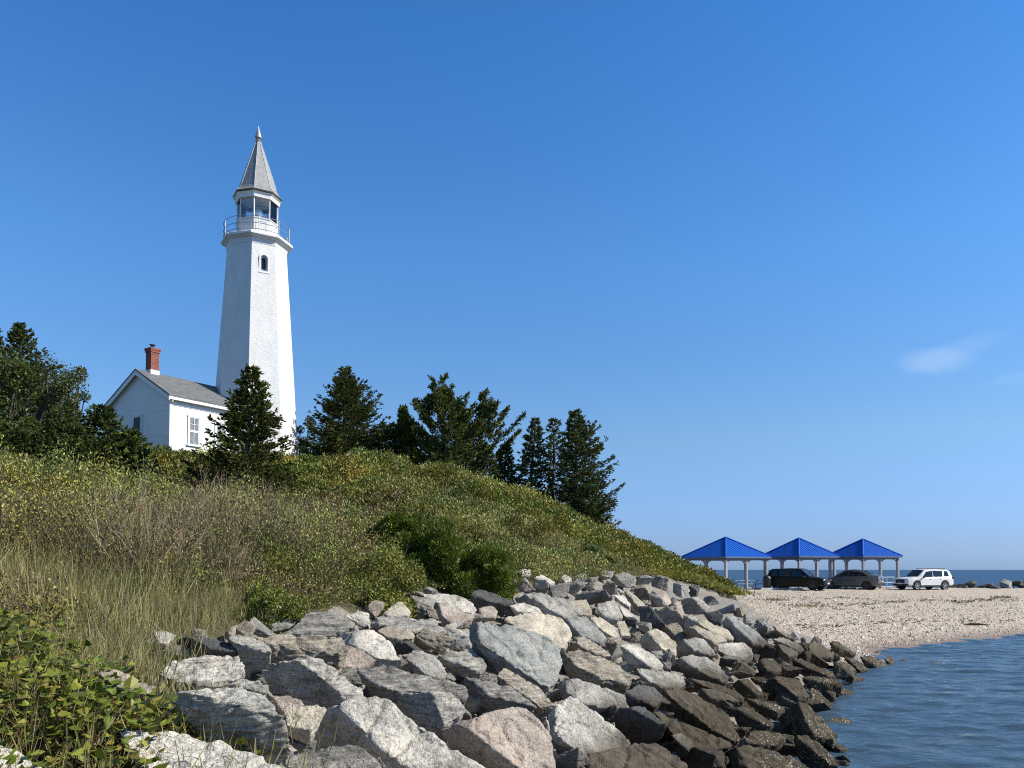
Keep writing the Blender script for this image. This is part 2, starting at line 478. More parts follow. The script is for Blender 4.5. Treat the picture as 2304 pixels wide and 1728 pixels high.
tr = N(nt, 'ShaderNodeBsdfTransparent'); tr.inputs[0].default_value = (0.96, 0.98, 0.985, 1); gl = N(nt, 'ShaderNodeBsdfGlossy'); gl.inputs['Roughness'].default_value = 0.03
fr = N(nt, 'ShaderNodeFresnel'); fr.inputs[0].default_value = 1.5; ms = N(nt, 'ShaderNodeMixShader')
nt.links.new(fr.outputs[0], ms.inputs[0]); nt.links.new(tr.outputs[0], ms.inputs[1]); nt.links.new(gl.outputs[0], ms.inputs[2]); nt.links.new(ms.outputs[0], out.inputs[0])
m_dark_glass = plain("dark_window_glass", (0.012, 0.018, 0.022), 0.08, 0.2, 1.0, spec=0.12)
m_curtain_glass = plain("curtained_window_glass", (0.20, 0.21, 0.21), 0.08, 0.25, 5.0)
m_iron = plain("grey_iron", (0.30, 0.31, 0.32), 0.5, 0.1, 6, metal=0.4)
m_galv = plain("weathered_tin", (0.42, 0.41, 0.40), 0.42, 0.2, 4, metal=0.55)
m_brown = plain("brown_ceiling_boards", (0.68, 0.60, 0.50), 0.7, 0.25, 4)
m_lens, nt, b = new_mat("lens_glass"); b.inputs['Base Color'].default_value = (0.75, 0.82, 0.85, 1); b.inputs['Roughness'].default_value = 0.12; b.inputs['Metallic'].default_value = 0.35

lh = empty("lighthouse", (TXc, TY, tz(1015) - 1.2), "tall white octagonal brick lighthouse with grey pointed roof, joined to white house", "lighthouse")
zb0 = lh.location.z
def rel(py): return tz(py) - zb0
RB = 2.50; RT = 1.69; yT = 552
slope = (RB - RT) / (rel(yT) - rel(1015))
Rat = lambda z: RT + (rel(yT) - z) * slope
cav = rel(565)
shaft = MB()
zs = np.linspace(0, cav, 14)
shaft.lathe([(Rat(z), z) for z in zs], 8, A0)
sh_o = shaft.build("tower_shaft", m_white_mason, lh)
# niche for the arched window, cut into the face that looks right and forward
fa = FN[0]; nrm = Vector((math.cos(fa), math.sin(fa), 0)); tg = Vector((-nrm.y, nrm.x, 0))
apo = math.cos(PI / 8)
wz0, wz1 = rel(632), rel(593)
wc = nrm * (Rat((wz0 + wz1) / 2) * apo) + tg * 0.03
def arch(w, z0, z1, n=8):
    r = w / 2; pts = [(-r, z0), (r, z0)]
    for k in range(n + 1):
        a = PI * k / n; pts.append((r * math.cos(a), z1 - r + r * math.sin(a)))
    return pts
def arch_slab(w, z0, z1, dist, th):
    return [wc + tg * x + Vector((0, 0, z)) + nrm * dist for x, z in arch(w, z0, z1)], -nrm * th
cut = MB(); cut.poly(*arch_slab(0.38, wz0 + 0.06, wz1 - 0.06, 0.6, 0.76)); cut_o = cut.build("niche_cutter", None, lh)
md = sh_o.modifiers.new('cut', 'BOOLEAN'); md.object = cut_o; md.operation = 'DIFFERENCE'; md.solver = 'EXACT'
bpy.context.view_layer.update()
me = bpy.data.meshes.new_from_object(sh_o.evaluated_get(bpy.context.evaluated_depsgraph_get()))
sh_o.modifiers.clear(); sh_o.data = me
bpy.data.objects.remove(cut_o)
fr_ = MB(); outer = arch(0.58, wz0 - 0.02, wz1 + 0.03); inner = arch(0.41, wz0 + 0.055, wz1 - 0.055)
O_ = [wc + tg * x + Vector((0, 0, z)) + nrm * 0.035 for x, z in outer]; I_ = [wc + tg * x + Vector((0, 0, z)) + nrm * 0.035 for x, z in inner]
nO = len(O_); back = -nrm * 0.2
vs = O_ + I_ + [p + back for p in O_] + [p + back for p in I_]
fs = []
for i in range(nO):
    j = (i + 1) % nO
    fs += [(i, j, nO + j, nO + i), (2 * nO + i, 3 * nO + i, 3 * nO + j, 2 * nO + j), (i, 2 * nO + i, 2 * nO + j, j), (nO + i, nO + j, 3 * nO + j, 3 * nO + i)]
fr_.add(vs, fs)
aw = fr_.build("arched_window", m_white, lh)
pn = MB(); pn.poly(*arch_slab(0.22, wz0 + 0.2, wz1 - 0.18, -0.12, 0.02)); pn.build("pane", m_dark_glass, aw)
sl_ = MB(); sl_.poly([wc + tg * x + Vector((0, 0, z)) + nrm * 0.06 for x, z in ((-0.31, wz0 - 0.07), (0.31, wz0 - 0.07), (0.31, wz0 - 0.023), (-0.31, wz0 - 0.023))], -nrm * 0.3); sl_.build("sill", m_white, aw)
# gallery
g0, g1 = rel(556), rel(547)
MB().lathe([(Rat(rel(570)) + 0.02, rel(570)), (Rat(rel(566)) + 0.04, rel(566)), (1.78, rel(560)), (1.93, rel(557)), (1.93, g0)], 8, A0).build("cornice", m_white_mason, lh)
deck = MB(); deck.lathe([(1.96, g0 + 0.003), (2.08, g0 + 0.05), (2.08, g0 + 0.15), (2.04, g0 + 0.19), (2.0, g1 - 0.02), (2.0, g1)], 8, A0)
deck.build("gallery_deck", m_white, lh)
rz = rel(515) - g1
rail = MB()
for hgt in (rz, rz * 0.52, 0.1):
    pts = [(1.9 * math.cos(A0 + 2 * PI * k / 32), 1.9 * math.sin(A0 + 2 * PI * k / 32), g1 + hgt) for k in range(33)]
    rail.tube(pts, 0.019, 5)
rail_o = rail.build("railing", m_iron, lh)
for k in range(10):
    a = A0 + 2 * PI * (k + 0.35) / 10
    MB().tube([(1.9 * math.cos(a), 1.9 * math.sin(a), g1), (1.9 * math.cos(a), 1.9 * math.sin(a), g1 + rz + 0.02)], 0.022, 5).build("rail_post", m_iron, rail_o)
# lantern
lz0, lz1, lz2 = g1 + 0.003, rel(506), rel(455)
RL = 1.21
MB().lathe([(RL, lz0), (RL, lz1 - 0.06), (RL + 0.05, lz1 - 0.05), (RL + 0.05, lz1)], 8, A0).build("lantern_wall", plain("lantern_panels", (0.62, 0.62, 0.60), 0.6, 0.08, 3), lh)
lp = MB()
for k in range(8):
    a = FN[k]; n_ = Vector((math.cos(a), math.sin(a), 0)); t_ = Vector((-n_.y, n_.x, 0)); hw = RL * math.sin(PI / 8) - 0.14
    for (x0, x1, z0, z1) in ((-hw, hw, lz0 + 0.12, lz0 + 0.2), (-hw, hw, lz1 - 0.22, lz1 - 0.14), (-hw, -hw + 0.07, lz0 + 0.2, lz1 - 0.22), (hw - 0.07, hw, lz0 + 0.2, lz1 - 0.22)):
        lp.poly([n_ * (RL * apo + 0.025) + t_ * x + Vector((0, 0, z)) for x, z in ((x0, z0), (x1, z0), (x1, z1), (x0, z1))], -n_ * 0.05)
lp.build("lantern_panelling", m_white, lh)
for k in range(8):
    a = A0 + 2 * PI * k / 8; p = (1.16 * math.cos(a), 1.16 * math.sin(a))
    MB().tube([(p[0], p[1], lz1 + 0.002), (p[0], p[1], lz2)], 0.042, 6).build("mullion", m_white, lh)
    a1 = a + 2 * PI / 8; q = (1.16 * math.cos(a1), 1.16 * math.sin(a1))
    g = MB(); g.poly([(p[0] * .985, p[1] * .985, lz1 + 0.004), (q[0] * .985, q[1] * .985, lz1 + 0.004), (q[0] * .985, q[1] * .985, lz2 - 0.004), (p[0] * .985, p[1] * .985, lz2 - 0.004)], Vector((-math.cos((a + a1) / 2), -math.sin((a + a1) / 2), 0)) * 0.01)
    g.build("glass_pane", m_glass, lh)
for k in (3, 4, 5):
    a = FN[k]; MB().tube([(1.09 * math.cos(a), 1.09 * math.sin(a), lz1 + .004), (1.09 * math.cos(a), 1.09 * math.sin(a), lz2 - .004)], 0.025, 5).build("glazing_bar", m_white, lh)
MB().lathe([(1.15, lz1 - 0.02), (1.15, lz1 + 0.001)], 8, A0).build("lantern_floor", m_white, lh)
MB().lathe([(1.22, lz2 + 0.001), (1.22, lz2 + 0.05)], 8, A0).build("lantern_ceiling", m_brown, lh)
MB().lathe([(1.30, lz2 - 0.02), (1.30, lz2 + 0.0)], 8, A0)
fas = MB()
prof = [(1.205, lz2 - 0.20), (1.29, lz2 - 0.20), (1.31, lz2 + 0.0), (1.42, lz2 + 0.09)]
fas.lathe(prof, 8, A0, cap=False); fas.lathe([(1.205, lz2 - 0.20), (1.205, lz2 + 0.06)], 8, A0, cap=False); fas.build("eave_cornice", m_white, lh)
le = MB(); le.lathe([(0.12, lz1 + 0.0), (0.12, lz1 + 0.28), (0.34, lz1 + 0.30), (0.36, lz1 + 0.34)], 10); le.build("lens_pedestal", m_iron, lh)
lens = MB(); lens.lathe([(0.22, lz1 + .345), (0.30, lz1 + .42), (0.26, lz1 + .46), (0.34, lz1 + .52), (0.36, lz1 + .62), (0.34, lz1 + .72), (0.26, lz1 + .78), (0.28, lz1 + .82), (0.12, lz1 + .95)], 14)
lens.build("lamp_lens", m_lens, lh, smooth=True)
sp = MB(); z0 = rel(447); zt_ = rel(319)
pr = [(1.40, z0 - 0.03), (1.45, z0), (1.27, z0 + 0.16), (1.155, z0 + 0.36)]
for t in np.linspace(0.1, 1, 8): pr.append((1.155 + (0.14 - 1.155) * t, z0 + 0.36 + (zt_ - z0 - 0.36) * t))
sp.lathe(pr, 8, A0)
spo = sp.build("spire_roof", m_spire, lh)
rb_ = MB()
for k in range(8):
    a = A0 + 2 * PI * k / 8
    rb_.tube([((r + 0.004) * math.cos(a), (r + 0.004) * math.sin(a), z + 0.002) for r, z in pr[1:]], 0.014, 5)
rb_.build("hip_seam", m_spire, spo)
fz = lambda y: rel(y)
MB().lathe([(0.15, zt_ - 0.03), (0.18, zt_ + 0.01), (0.15, zt_ + 0.06), (0.10, zt_ + 0.10), (0.21, fz(311)), (0.19, fz(308)), (0.10, fz(297)), (0.045, fz(290)), (0.012, fz(284))], 12).build("finial", m_galv, lh, smooth=True)

# ------------------------------------------------------------------ keeper's house
HA = math.radians(33)
hc = at(381, 1000, 41.0)
HB = 8.3
house = empty("white_house", (hc[0], 41.0, HB), "small white clapboard house with grey shingle roof beside the lighthouse", "house", rotz=PI / 2 - HA)
def hz(py, Y=41.0): return at(381, py, Y)[2] - HB
ze = hz(889)                                             # eave height over the house base
HW, HLn = 5.5, 6.2
m_clap, nt, b = new_mat("white_clapboard")
tcg = nt.nodes.new('ShaderNodeTexCoord').outputs['Object']
wv = N(nt, 'ShaderNodeTexWave', wave_type='BANDS', bands_direction='Z', wave_profile='SAW'); wv.inputs['Scale'].default_value = 1.35; wv.inputs['Distortion'].default_value = 0.0
mp = nt.nodes.new('ShaderNodeMapping'); nt.links.new(tcg, mp.inputs[0]); nt.links.new(mp.outputs[0], wv.inputs[0])
wob = noise_tex(nt, 0.7, 2, coord=tcg)
n1 = noise_tex(nt, 2.0, 5, 0.65, coord=tcg, stretch=(0.3, 0.3, 3))
c = ramp(nt, n1, [(0.3, (0.64, 0.635, 0.61)), (0.6, (0.71, 0.71, 0.695))])
c = mix(nt, ramp(nt, wv.outputs['Fac'], [(0.0, 0.35), (0.12, 0.0)]), c, (0.48, 0.48, 0.47))
nt.links.new(c, b.inputs['Base Color']); b.inputs['Roughness'].default_value = 0.6
bump(nt, b, wv.outputs['Fac'], 0.4, 0.008)
pitch = math.tan(math.radians(29.5))
rise = HW / 2 * pitch
wall = MB()
gx = [(0, 0), (HW, 0), (HW, ze), (HW / 2, ze + rise), (0, ze)]      # (y, z)
wall.add([(0, y, z) for y, z in gx] + [(HLn, y, z) for y, z in gx], [(4, 3, 2, 1, 0), (5, 6, 7, 8, 9), (0, 1, 6, 5), (1, 2, 7, 6), (4, 9, 8, 3), (3, 8, 7, 2), (0, 5, 9, 4)])
wall.build("wall", m_clap, house)
m_roof, nt, b = new_mat("grey_asphalt_shingles")
tcg = nt.nodes.new('ShaderNodeTexCoord').outputs['Object']
br = N(nt, 'ShaderNodeTexBrick'); br.inputs['Scale'].default_value = 1.0; br.inputs['Brick Width'].default_value = 0.30; br.inputs['Row Height'].default_value = 0.14; br.inputs['Mortar Size'].default_value = 0.006
br.inputs['Color1'].default_value = (0.095, 0.10, 0.107, 1); br.inputs['Color2'].default_value = (0.17, 0.175, 0.18, 1); br.inputs['Mortar'].default_value = (0.06, 0.06, 0.06, 1)
nt.links.new(tcg, br.inputs['Vector'])
c = mix(nt, 0.35, br.outputs['Color'], ramp(nt, noise_tex(nt, 5, 5, 0.7, coord=tcg), [(0.3, (0.075, 0.08, 0.085)), (0.7, (0.20, 0.205, 0.21))]))
nt.links.new(c, b.inputs['Base Color']); b.inputs['Roughness'].default_value = 0.9
bump(nt, b, br.outputs['Fac'], 0.4, 0.012)
OE, OG, TH = 0.30, 0.26, 0.09
roof = MB()
def rp(y): return ze + 0.16 + (y if y < HW / 2 else HW - y) * pitch
top = [(-OE, rp(-OE)), (HW / 2, rp(HW / 2)), (HW + OE, rp(HW + OE))]
roof.add([(-OG, y, z) for y, z in top] + [(HLn, y, z) for y, z in top] + [(-OG, y, z - TH) for y, z in top] + [(HLn, y, z - TH) for y, z in top],
         [(0, 3, 4, 1), (1, 4, 5, 2), (6, 7, 10, 9), (7, 8, 11, 10), (0, 1, 7, 6), (1, 2, 8, 7), (3, 9, 10, 4), (4, 10, 11, 5), (0, 6, 9, 3), (2, 5, 11, 8)])
ro = roof.build("roof", m_roof, house)
# white rake boards, soffit, fascia and frieze
tr_ = MB()
for sgn in (0, 1):
    f_ = (lambda y: y) if sgn == 0 else (lambda y: HW - y)
    a, bq = -OE + 0.02, HW / 2
    for (x0, x1, d0, d1) in ((-OG + 0.012, -OG + 0.05, TH + 0.003, TH + 0.24), (-OG + 0.05, -0.003, TH + 0.003, TH + 0.06), (-0.04, -0.003, TH + 0.06, TH + 0.30)):
        q = [(x, f_(y), rp(y if y < HW / 2 else y) - d) for x in (x0, x1) for y in (a, bq) for d in (d0, d1)]
        tr_.add(q, [(0, 1, 3, 2), (4, 6, 7, 5), (0, 4, 5, 1), (2, 3, 7, 6), (0, 2, 6, 4), (1, 5, 7, 3)])
tr_.build("rake_board", m_white, house)
fb = MB()
fb.box((-OG + 0.055, -OE + 0.012, rp(-OE) - TH - 0.15), (HLn - 0.02, -OE + 0.04, rp(-OE) - TH - 0.004))
fb.box((-OG + 0.055, -OE + 0.041, rp(-OE) - TH - 0.14), (HLn - 0.02, -0.003, rp(-OE) - TH - 0.115))
fb.box((-0.03, -0.03, ze - 0.48), (HLn - 0.02, -0.003, rp(-OE) - TH - 0.142))
fb.build("eave_trim", m_white, house)
cb = MB(); cb.box((-0.034, -0.034, 0), (0.09, 0.0 - 0.0035, ze - 0.483)); cb.box((-0.034, -0.003, 0), (-0.0035, 0.09, ze - 0.1)); cb.build("corner_board", m_white, house)

def window(name, o, ux, uy, w, h, glass, upper=True, parent=house, bars=True):
    """o: lower middle on the wall, ux: along the wall, uy: outward"""
    ux, uy, uz = Vector(ux), Vector(uy), Vector((0, 0, 1)); o = Vector(o)
    def bar(mb, x0, x1, z0, z1, d0, d1):
        P = [o + ux * x + uz * z + uy * d for d in (d0, d1) for x, z in ((x0, z0), (x1, z0), (x1, z1), (x0, z1))]
        mb.add(P, [(0, 1, 2, 3), (7, 6, 5, 4), (0, 4, 5, 1), (1, 5, 6, 2), (2, 6, 7, 3), (3, 7, 4, 0)])
    t = 0.085
    fr = MB()
    bar(fr, -w / 2 - t, -w / 2, 0, h, .004, .05); bar(fr, w / 2, w / 2 + t, 0, h, .004, .05)
    bar(fr, -w / 2 - t - .02, w / 2 + t + .02, h, h + .10, .004, .06)
    wo = fr.build(name, m_white, parent)
    s_ = MB(); bar(s_, -w / 2 - t - .05, w / 2 + t + .05, -.06, -.002, .004, .10); s_.build("sill", m_white, wo)
    sa = MB()
    for z0, z1, d in ((0, h * .5, .006), (h * .5 + .002, h, .016)):
        bar(sa, -w / 2 + .002, -w / 2 + .045, z0 + .001, z1 - .001, d, d + .022); bar(sa, w / 2 - .045, w / 2 - .002, z0 + .001, z1 - .001, d, d + .022)
        bar(sa, -w / 2 + .045, w / 2 - .045, z0 + .001, z0 + .055, d, d + .022); bar(sa, -w / 2 + .045, w / 2 - .045, z1 - .05, z1 - .001, d, d + .022)
        if bars:
            bar(sa, -.013, .013, z0 + .055, z1 - .05, d, d + .018)
            if d > .01: bar(sa, -w / 2 + .045, w / 2 - .045, (z0 + z1) / 2 - .013, (z0 + z1) / 2 + .013, d, d + .0165)
    sa.build("sash", m_white, wo)
    g = MB(); bar(g, -w / 2 + .004, w / 2 - .004, .004, h - .004, .004, .009); g.build("pane", glass, wo)
    return wo
wz = hz(994); wh = hz(930) - hz(994)
window("window", (1.42, 0, wz), (1, 0, 0), (0, -1, 0), 0.60, wh, m_curtain_glass)
window("window", (3.10, 0, wz), (1, 0, 0), (0, -1, 0), 0.60, wh, m_curtain_glass)
gw = window("window", (0, 2.85, wz + 0.03), (0, -1, 0), (-1, 0, 0), 0.72, wh + 0.1, m_dark_glass, bars=False)
# chimney
m_brick, nt, b = new_mat("red_brick")
tcg = nt.nodes.new('ShaderNodeTexCoord').outputs['Object']
mp = nt.nodes.new('ShaderNodeMapping'); nt.links.new(tcg, mp.inputs[0]); mp.inputs['Rotation'].default_value = (PI / 2, 0, 0)
br = N(nt, 'ShaderNodeTexBrick'); br.inputs['Scale'].default_value = 1.0; br.inputs['Brick Width'].default_value = 0.21; br.inputs['Row Height'].default_value = 0.075; br.inputs['Mortar Size'].default_value = 0.011
br.inputs['Color1'].default_value = (0.15, 0.026, 0.015, 1); br.inputs['Color2'].default_value = (0.28, 0.055, 0.028, 1); br.inputs['Mortar'].default_value = (0.20, 0.12, 0.09, 1)
nt.links.new(mp.outputs[0], br.inputs['Vector']); nt.links.new(br.outputs['Color'], b.inputs['Base Color']); b.inputs['Roughness'].default_value = 0.85
bump(nt, b, br.outputs['Fac'], -0.4, 0.01)
ccx = 0.74
cz0 = ze + rise - 0.15; cz1 = hz(779, 42.6)
ch = MB(); cs = 0.24
ch.box((ccx - cs, HW / 2 - cs, cz0), (ccx + cs, HW / 2 + cs, cz1 - 0.24)); ch.box((ccx - cs - .035, HW / 2 - cs - .035, cz1 - 0.237), (ccx + cs + .035, HW / 2 + cs + .035, cz1 - 0.12)); ch.box((ccx - cs - .06, HW / 2 - cs - .06, cz1 - 0.117), (ccx + cs + .06, HW / 2 + cs + .06, cz1))
cho = ch.build("chimney", m_brick, ro)
fl = MB(); fl.box((ccx - cs - .02, HW / 2 - cs - .02, rp(HW / 2 - cs) - 0.12), (ccx + cs + .02, HW / 2 + cs + .02, rp(HW / 2 - cs) + 0.22)); fl.build("chimney_flashing", m_white, ro)
cc = MB(); cc.tube([(ccx - .02, HW / 2, cz1 + .002), (ccx - .02, HW / 2, cz1 + .16)], 0.07, 8); cc.lathe([(0.16, 0), (0.17, 0.02), (0.03, 0.06)], 10, 0, (ccx - .02, HW / 2, cz1 + .19))
for k in range(3): cc.tube([(ccx - .02 + .06 * math.cos(2.1 * k), HW / 2 + .06 * math.sin(2.1 * k), cz1 + .14), (ccx - .02 + .12 * math.cos(2.1 * k), HW / 2 + .12 * math.sin(2.1 * k), cz1 + .195)], 0.012, 4)
cc.build("chimney_cap", plain("dark_tin", (0.08, 0.08, 0.085), 0.5, 0.2, 5, metal=0.5), ro)

# ------------------------------------------------------------------ blue picnic shelters
m_blue, nt, b = new_mat("blue_standing_seam_metal")
f = noise_tex(nt, 1.5, 3)
nt.links.new(ramp(nt, f, [(0.3, (0.003, 0.085, 0.43)), (0.7, (0.005, 0.105, 0.52))]), b.inputs['Base Color']); b.inputs['Roughness'].default_value = 0.38
m_post = plain("grey_white_post_paint", (0.29, 0.30, 0.33), 0.6, 0.1, 3)
m_beam = plain("dark_blue_beam_paint", (0.10, 0.12, 0.17), 0.5, 0.1, 3)


def bgz(x, y): return float(beach_z(np.array([x]), np.array([y]))[0])


def shelter(pxl, pxr, pxc, Y, yeave, yapex, label):
    L, R = at(pxl, yeave, Y), at(pxr, yeave, Y)
    diag = R[0] - L[0]; c = (L + R) / 2
    a = at(pxc, yapex, Y)
    cx, cy = c[0], Y
    gz = bgz(cx, cy) - 0.05
    yaw = math.atan2(cx, cy)                                # a corner towards the photographer
    S = diag / math.sqrt(2) / 2
    t = empty("picnic_shelter", (cx, cy, gz), label, "shelter", "blue roofed picnic shelters along the beach", rotz=-yaw + PI / 4)
    ez = c[2] - gz; az = a[2] - gz
    r = MB()
    P = [(-S, -S, ez), (S, -S, ez), (S, S, ez), (-S, S, ez), (0, 0, az)]
    r.add(P + [(x, y, z - 0.04) for x, y, z in P], [(0, 1, 4), (1, 2, 4), (2, 3, 4), (3, 0, 4), (6, 5, 9), (7, 6, 9), (8, 7, 9), (5, 8, 9), (0, 5, 6, 1), (1, 6, 7, 2), (2, 7, 8, 3), (3, 8, 5, 0)])
    for q in range(4):                                       # standing seams, running from ridge to eave
        rot = Matrix.Rotation(q * PI / 2, 4, 'Z'); k = 17
        for i in range(k):
            u = -S + (i + 0.5) * 2 * S / k
            top = Vector((u, -abs(u) - 0.01, az + (ez - az) * abs(u) / S)); bot = Vector((u, -S, ez))
            n = Vector((0, -(az - ez), S)).normalized()
            r.poly([rot @ (bot + Vector((-.02, 0, 0)) + n * .028), rot @ (bot + Vector((.02, 0, 0)) + n * .028), rot @ (top + Vector((.02, 0, 0)) + n * .028), rot @ (top + Vector((-.02, 0, 0)) + n * .028)], -n * .035)
    ro_ = r.build("roof", m_blue, t)
    cap = MB()
    for i in range(4): cap.tube([(P[i][0], P[i][1], ez + .03), (0, 0, az + .04)], 0.06, 5)
    cap.build("ridge_cap", m_blue, ro_)
    S2 = S - 0.30
    bm_ = MB()
    for q in range(4):
        rot = Matrix.Rotation(q * PI / 2, 4, 'Z')
        bm_.box((-S2 - .08, -S2 - .08, ez - 0.30), (S2 + .0, -S2 + .08, ez - 0.045), rot)
        bm_.box((-S - .0, -S + .001, ez - 0.15), (S - .02, -S + .03, ez - 0.042), rot)
    bm_.build("eave_beam", m_beam, t)
    for q in range(4):
        for u in (-S2, 0.0):
            rot = Matrix.Rotation(q * PI / 2, 4, 'Z')
            p = MB(); w = 0.10 if u else 0.085
            p.box((u - w, -S2 - w, -0.2), (u + w, -S2 + w, ez - 0.302), rot); p.box((u - w - .03, -S2 - w - .03, 0), (u + w + .03, -S2 + w + .03, 0.12), rot)
            po = p.build("post", m_post, t)
            br_ = MB()
            dirs = ((1, 0), (0, 1)) if u else ((1, 0), (-1, 0))
            for dx, dy in dirs:
                o0 = Vector((u, -S2, ez - 0.75)); pts = []
                for k in range(6):
                    an = k / 5 * PI / 2; pts.append(rot @ (o0 + Vector((dx, dy, 0)) * (0.10 + 0.42 * (1 - math.cos(an))) + Vector((0, 0, 0.45 * math.sin(an)))))
                br_.tube(pts, 0.05, 5)
            br_.build("brace", m_post, po)
    return t, cx, cy, gz
sh1 = shelter(1535, 1731, 1635, 69.0, 1253, 1209.5, "largest blue hip roofed picnic shelter, partly behind the grassy slope, tables inside")
sh2 = shelter(1714, 1882, 1790, 71.5, 1251.5, 1211.5, "middle blue roofed picnic shelter standing over the black and silver cars")
sh3 = shelter(1862, 2022, 1931, 74.0, 1251.5, 1213.5, "blue roofed picnic shelter next to the white car, farthest from the grassy slope")

m_table = plain("pale_blue_table_paint", (0.42, 0.52, 0.66), 0.6, 0.1, 4)
def picnic_table(x, y, rz, label, m=m_table):
    t = empty("picnic_table", (x, y, bgz(x, y)), label, "picnic table", "picnic tables in the shelters", rotz=rz)
    tp = MB()
    for k in range(5): tp.box((-.9, -.37 + k * .15, .72), (.9, -.37 + k * .15 + .14, .765))
    tp.build("table_top", m, t)
    for s in (-1, 1):
        be = MB(); be.box((-.9, s * .72 - .13, .42), (.9, s * .72 + .13, .46)); be.build("bench", m, t)
        fr = MB(); fr.box((s * .6 - .04, -.7, .34), (s * .6 + .04, .7, .418))
        fr.tube([(s * .6, -.55, 0), (s * .6, -.25, .70)], .04, 4); fr.tube([(s * .6, .55, 0), (s * .6, .25, .70)], .04, 4); fr.build("leg_frame", m, t)
    return t
x_, y_ = at(1672, 1300, 68.0)[:2]; picnic_table(x_, y_, 0.2, "pale blue picnic table at the near edge of the largest blue shelter")
x_, y_ = at(1700, 1300, 71.0)[:2]; picnic_table(x_, y_, 0.6, "pale blue picnic table deeper inside the largest shelter, behind its right posts")
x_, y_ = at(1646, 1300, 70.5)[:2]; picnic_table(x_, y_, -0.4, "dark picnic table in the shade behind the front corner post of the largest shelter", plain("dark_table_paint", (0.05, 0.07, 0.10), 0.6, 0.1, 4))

def railing(p0, p1, h, label, nposts, mat):
    x0, y0 = p0; x1, y1 = p1; z0 = bgz(x0, y0)
    t = empty("metal_railing", (x0, y0, z0), label, "railing")
    V = lambda f, z: (f * (x1 - x0), f * (y1 - y0), z)
    for z in (h, h * .5, .12):
        MB().tube([V(0, z), V(1, z)], 0.035, 5).build("rail", mat, t)
    for k in range(nposts): MB().tube([V(k / (nposts - 1), -.2), V(k / (nposts - 1), h + .05)], 0.045, 5).build("post", mat, t)
    return t
m_rail = plain("pale_rail_paint", (0.55, 0.58, 0.62), 0.5, 0.1, 3)
railing(tuple(at(1978, 1300, 76)[:2]), tuple(at(2012, 1300, 76.3)[:2]), 1.0, "pale low metal railing between the last two posts of the shelter beside the white car", 3, m_rail)
# dark low wall behind the first shelter
p = at(1588, 1300, 75); q = at(1640, 1300, 74.5)
w_ = MB(); w_.box((0, 0, -.3), (q[0] - p[0], .25, .95)); w_.box((-.04, -.04, .952), (q[0] - p[0] + .04, .29, 1.04))
wo_ = w_.build("low_wall", plain("dark_blue_grey_wall", (0.035, 0.05, 0.075), 0.7, 0.2, 2), None, loc=(p[0], 75, bgz(p[0], 75)), rot=(0, 0, -0.05))
tag(wo_, "low dark wall behind the largest shelter, beside the grassy slope", "wall")
# trash barrel beside the black car
x_, y_ = at(1726, 1310, 66.5)[:2]
tb = empty("trash_barrel", (x_, y_, bgz(x_, y_)), "dark round trash barrel with domed lid just behind the black car", "trash barrel")
m_bin = plain("dark_bin_plastic", (0.012, 0.013, 0.018), 0.5, 0.2, 4)
MB().lathe([(.27, 0), (.30, .1), (.32, .85), (.33, .9)], 16).build("barrel", m_bin, tb, smooth=True)
MB().lathe([(.34, .902), (.33, .98), (.22, 1.12), (.05, 1.17)], 16).build("lid", m_bin, tb, smooth=True)
# concrete wheel stops
m_conc = plain("pale_concrete", (0.62, 0.60, 0.56), 0.85, 0.15, 4, bmp=0.004)
for px, py_, Y, ln, rz, lab in ((1762, 1318, 66.6, 1.7, .05, "white concrete wheel stop under the rear of the black car"), (1790, 1320, 66.0, 1.4, .1, "white concrete wheel stop under the middle of the black car"),
                           (1906, 1320, 69.4, 1.7, .0, "long white concrete wheel stop in front of the silver car door"), (1948, 1322, 68.9, 1.5, .05, "white concrete wheel stop by the rear wheel of the silver car"),
                           (1872, 1319, 69.9, 1.2, .1, "short white concrete stop at the foot of the post left of the silver car"), (1727, 1319, 66.0, 1.3, .1, "white concrete wheel stop under the trash barrel")):
    x_, y_ = at(px, py_, Y)[:2]
    s_ = MB(); h_ = .17
    s_.add([(-ln / 2, -.09, 0), (ln / 2, -.09, 0), (ln / 2, .09, 0), (-ln / 2, .09, 0), (-ln / 2 + .14, -.06, h_), (ln / 2 - .14, -.06, h_), (ln / 2 - .14, .06, h_), (-ln / 2 + .14, .06, h_)], [(3, 2, 1, 0), (4, 5, 6, 7), (0, 1, 5, 4), (1, 2, 6, 5), (2, 3, 7, 6), (3, 0, 4, 7)])
    o_ = s_.build("wheel_stop", m_conc, None, bevel=.015, loc=(x_, y_, bgz(x_, y_) - .01), rot=(0, 0, rz)); tag(o_, lab, "wheel stop", "concrete wheel stops by the parked cars")
# ------------------------------------------------------------------ parked cars
m_tyre = plain("tyre_rubber", (0.012, 0.012, 0.012), 0.85, 0.2, 6)
m_rim = plain("alloy_rim", (0.5, 0.5, 0.5), 0.3, 0.1, 5, metal=0.8)
m_rimd = plain("dark_alloy_rim", (0.06, 0.06, 0.065), 0.35, 0.1, 5, metal=0.6)
m_cglass = plain("tinted_car_glass", (0.010, 0.014, 0.018), 0.04, 0.1, 2, spec=0.6)
m_black = plain("black_plastic", (0.012, 0.012, 0.013), 0.6, 0.2, 6)
m_chrome = plain("chrome", (0.65, 0.65, 0.66), 0.15, 0.05, 5, metal=1.0)
m_lamp = plain("headlamp_lens", (0.55, 0.56, 0.56), 0.12, 0.1, 8)
m_tail = plain("red_tail_lamp", (0.20, 0.012, 0.010), 0.2, 0.1, 8)
m_plate = plain("number_plate", (0.75, 0.75, 0.72), 0.4, 0.04, 8)


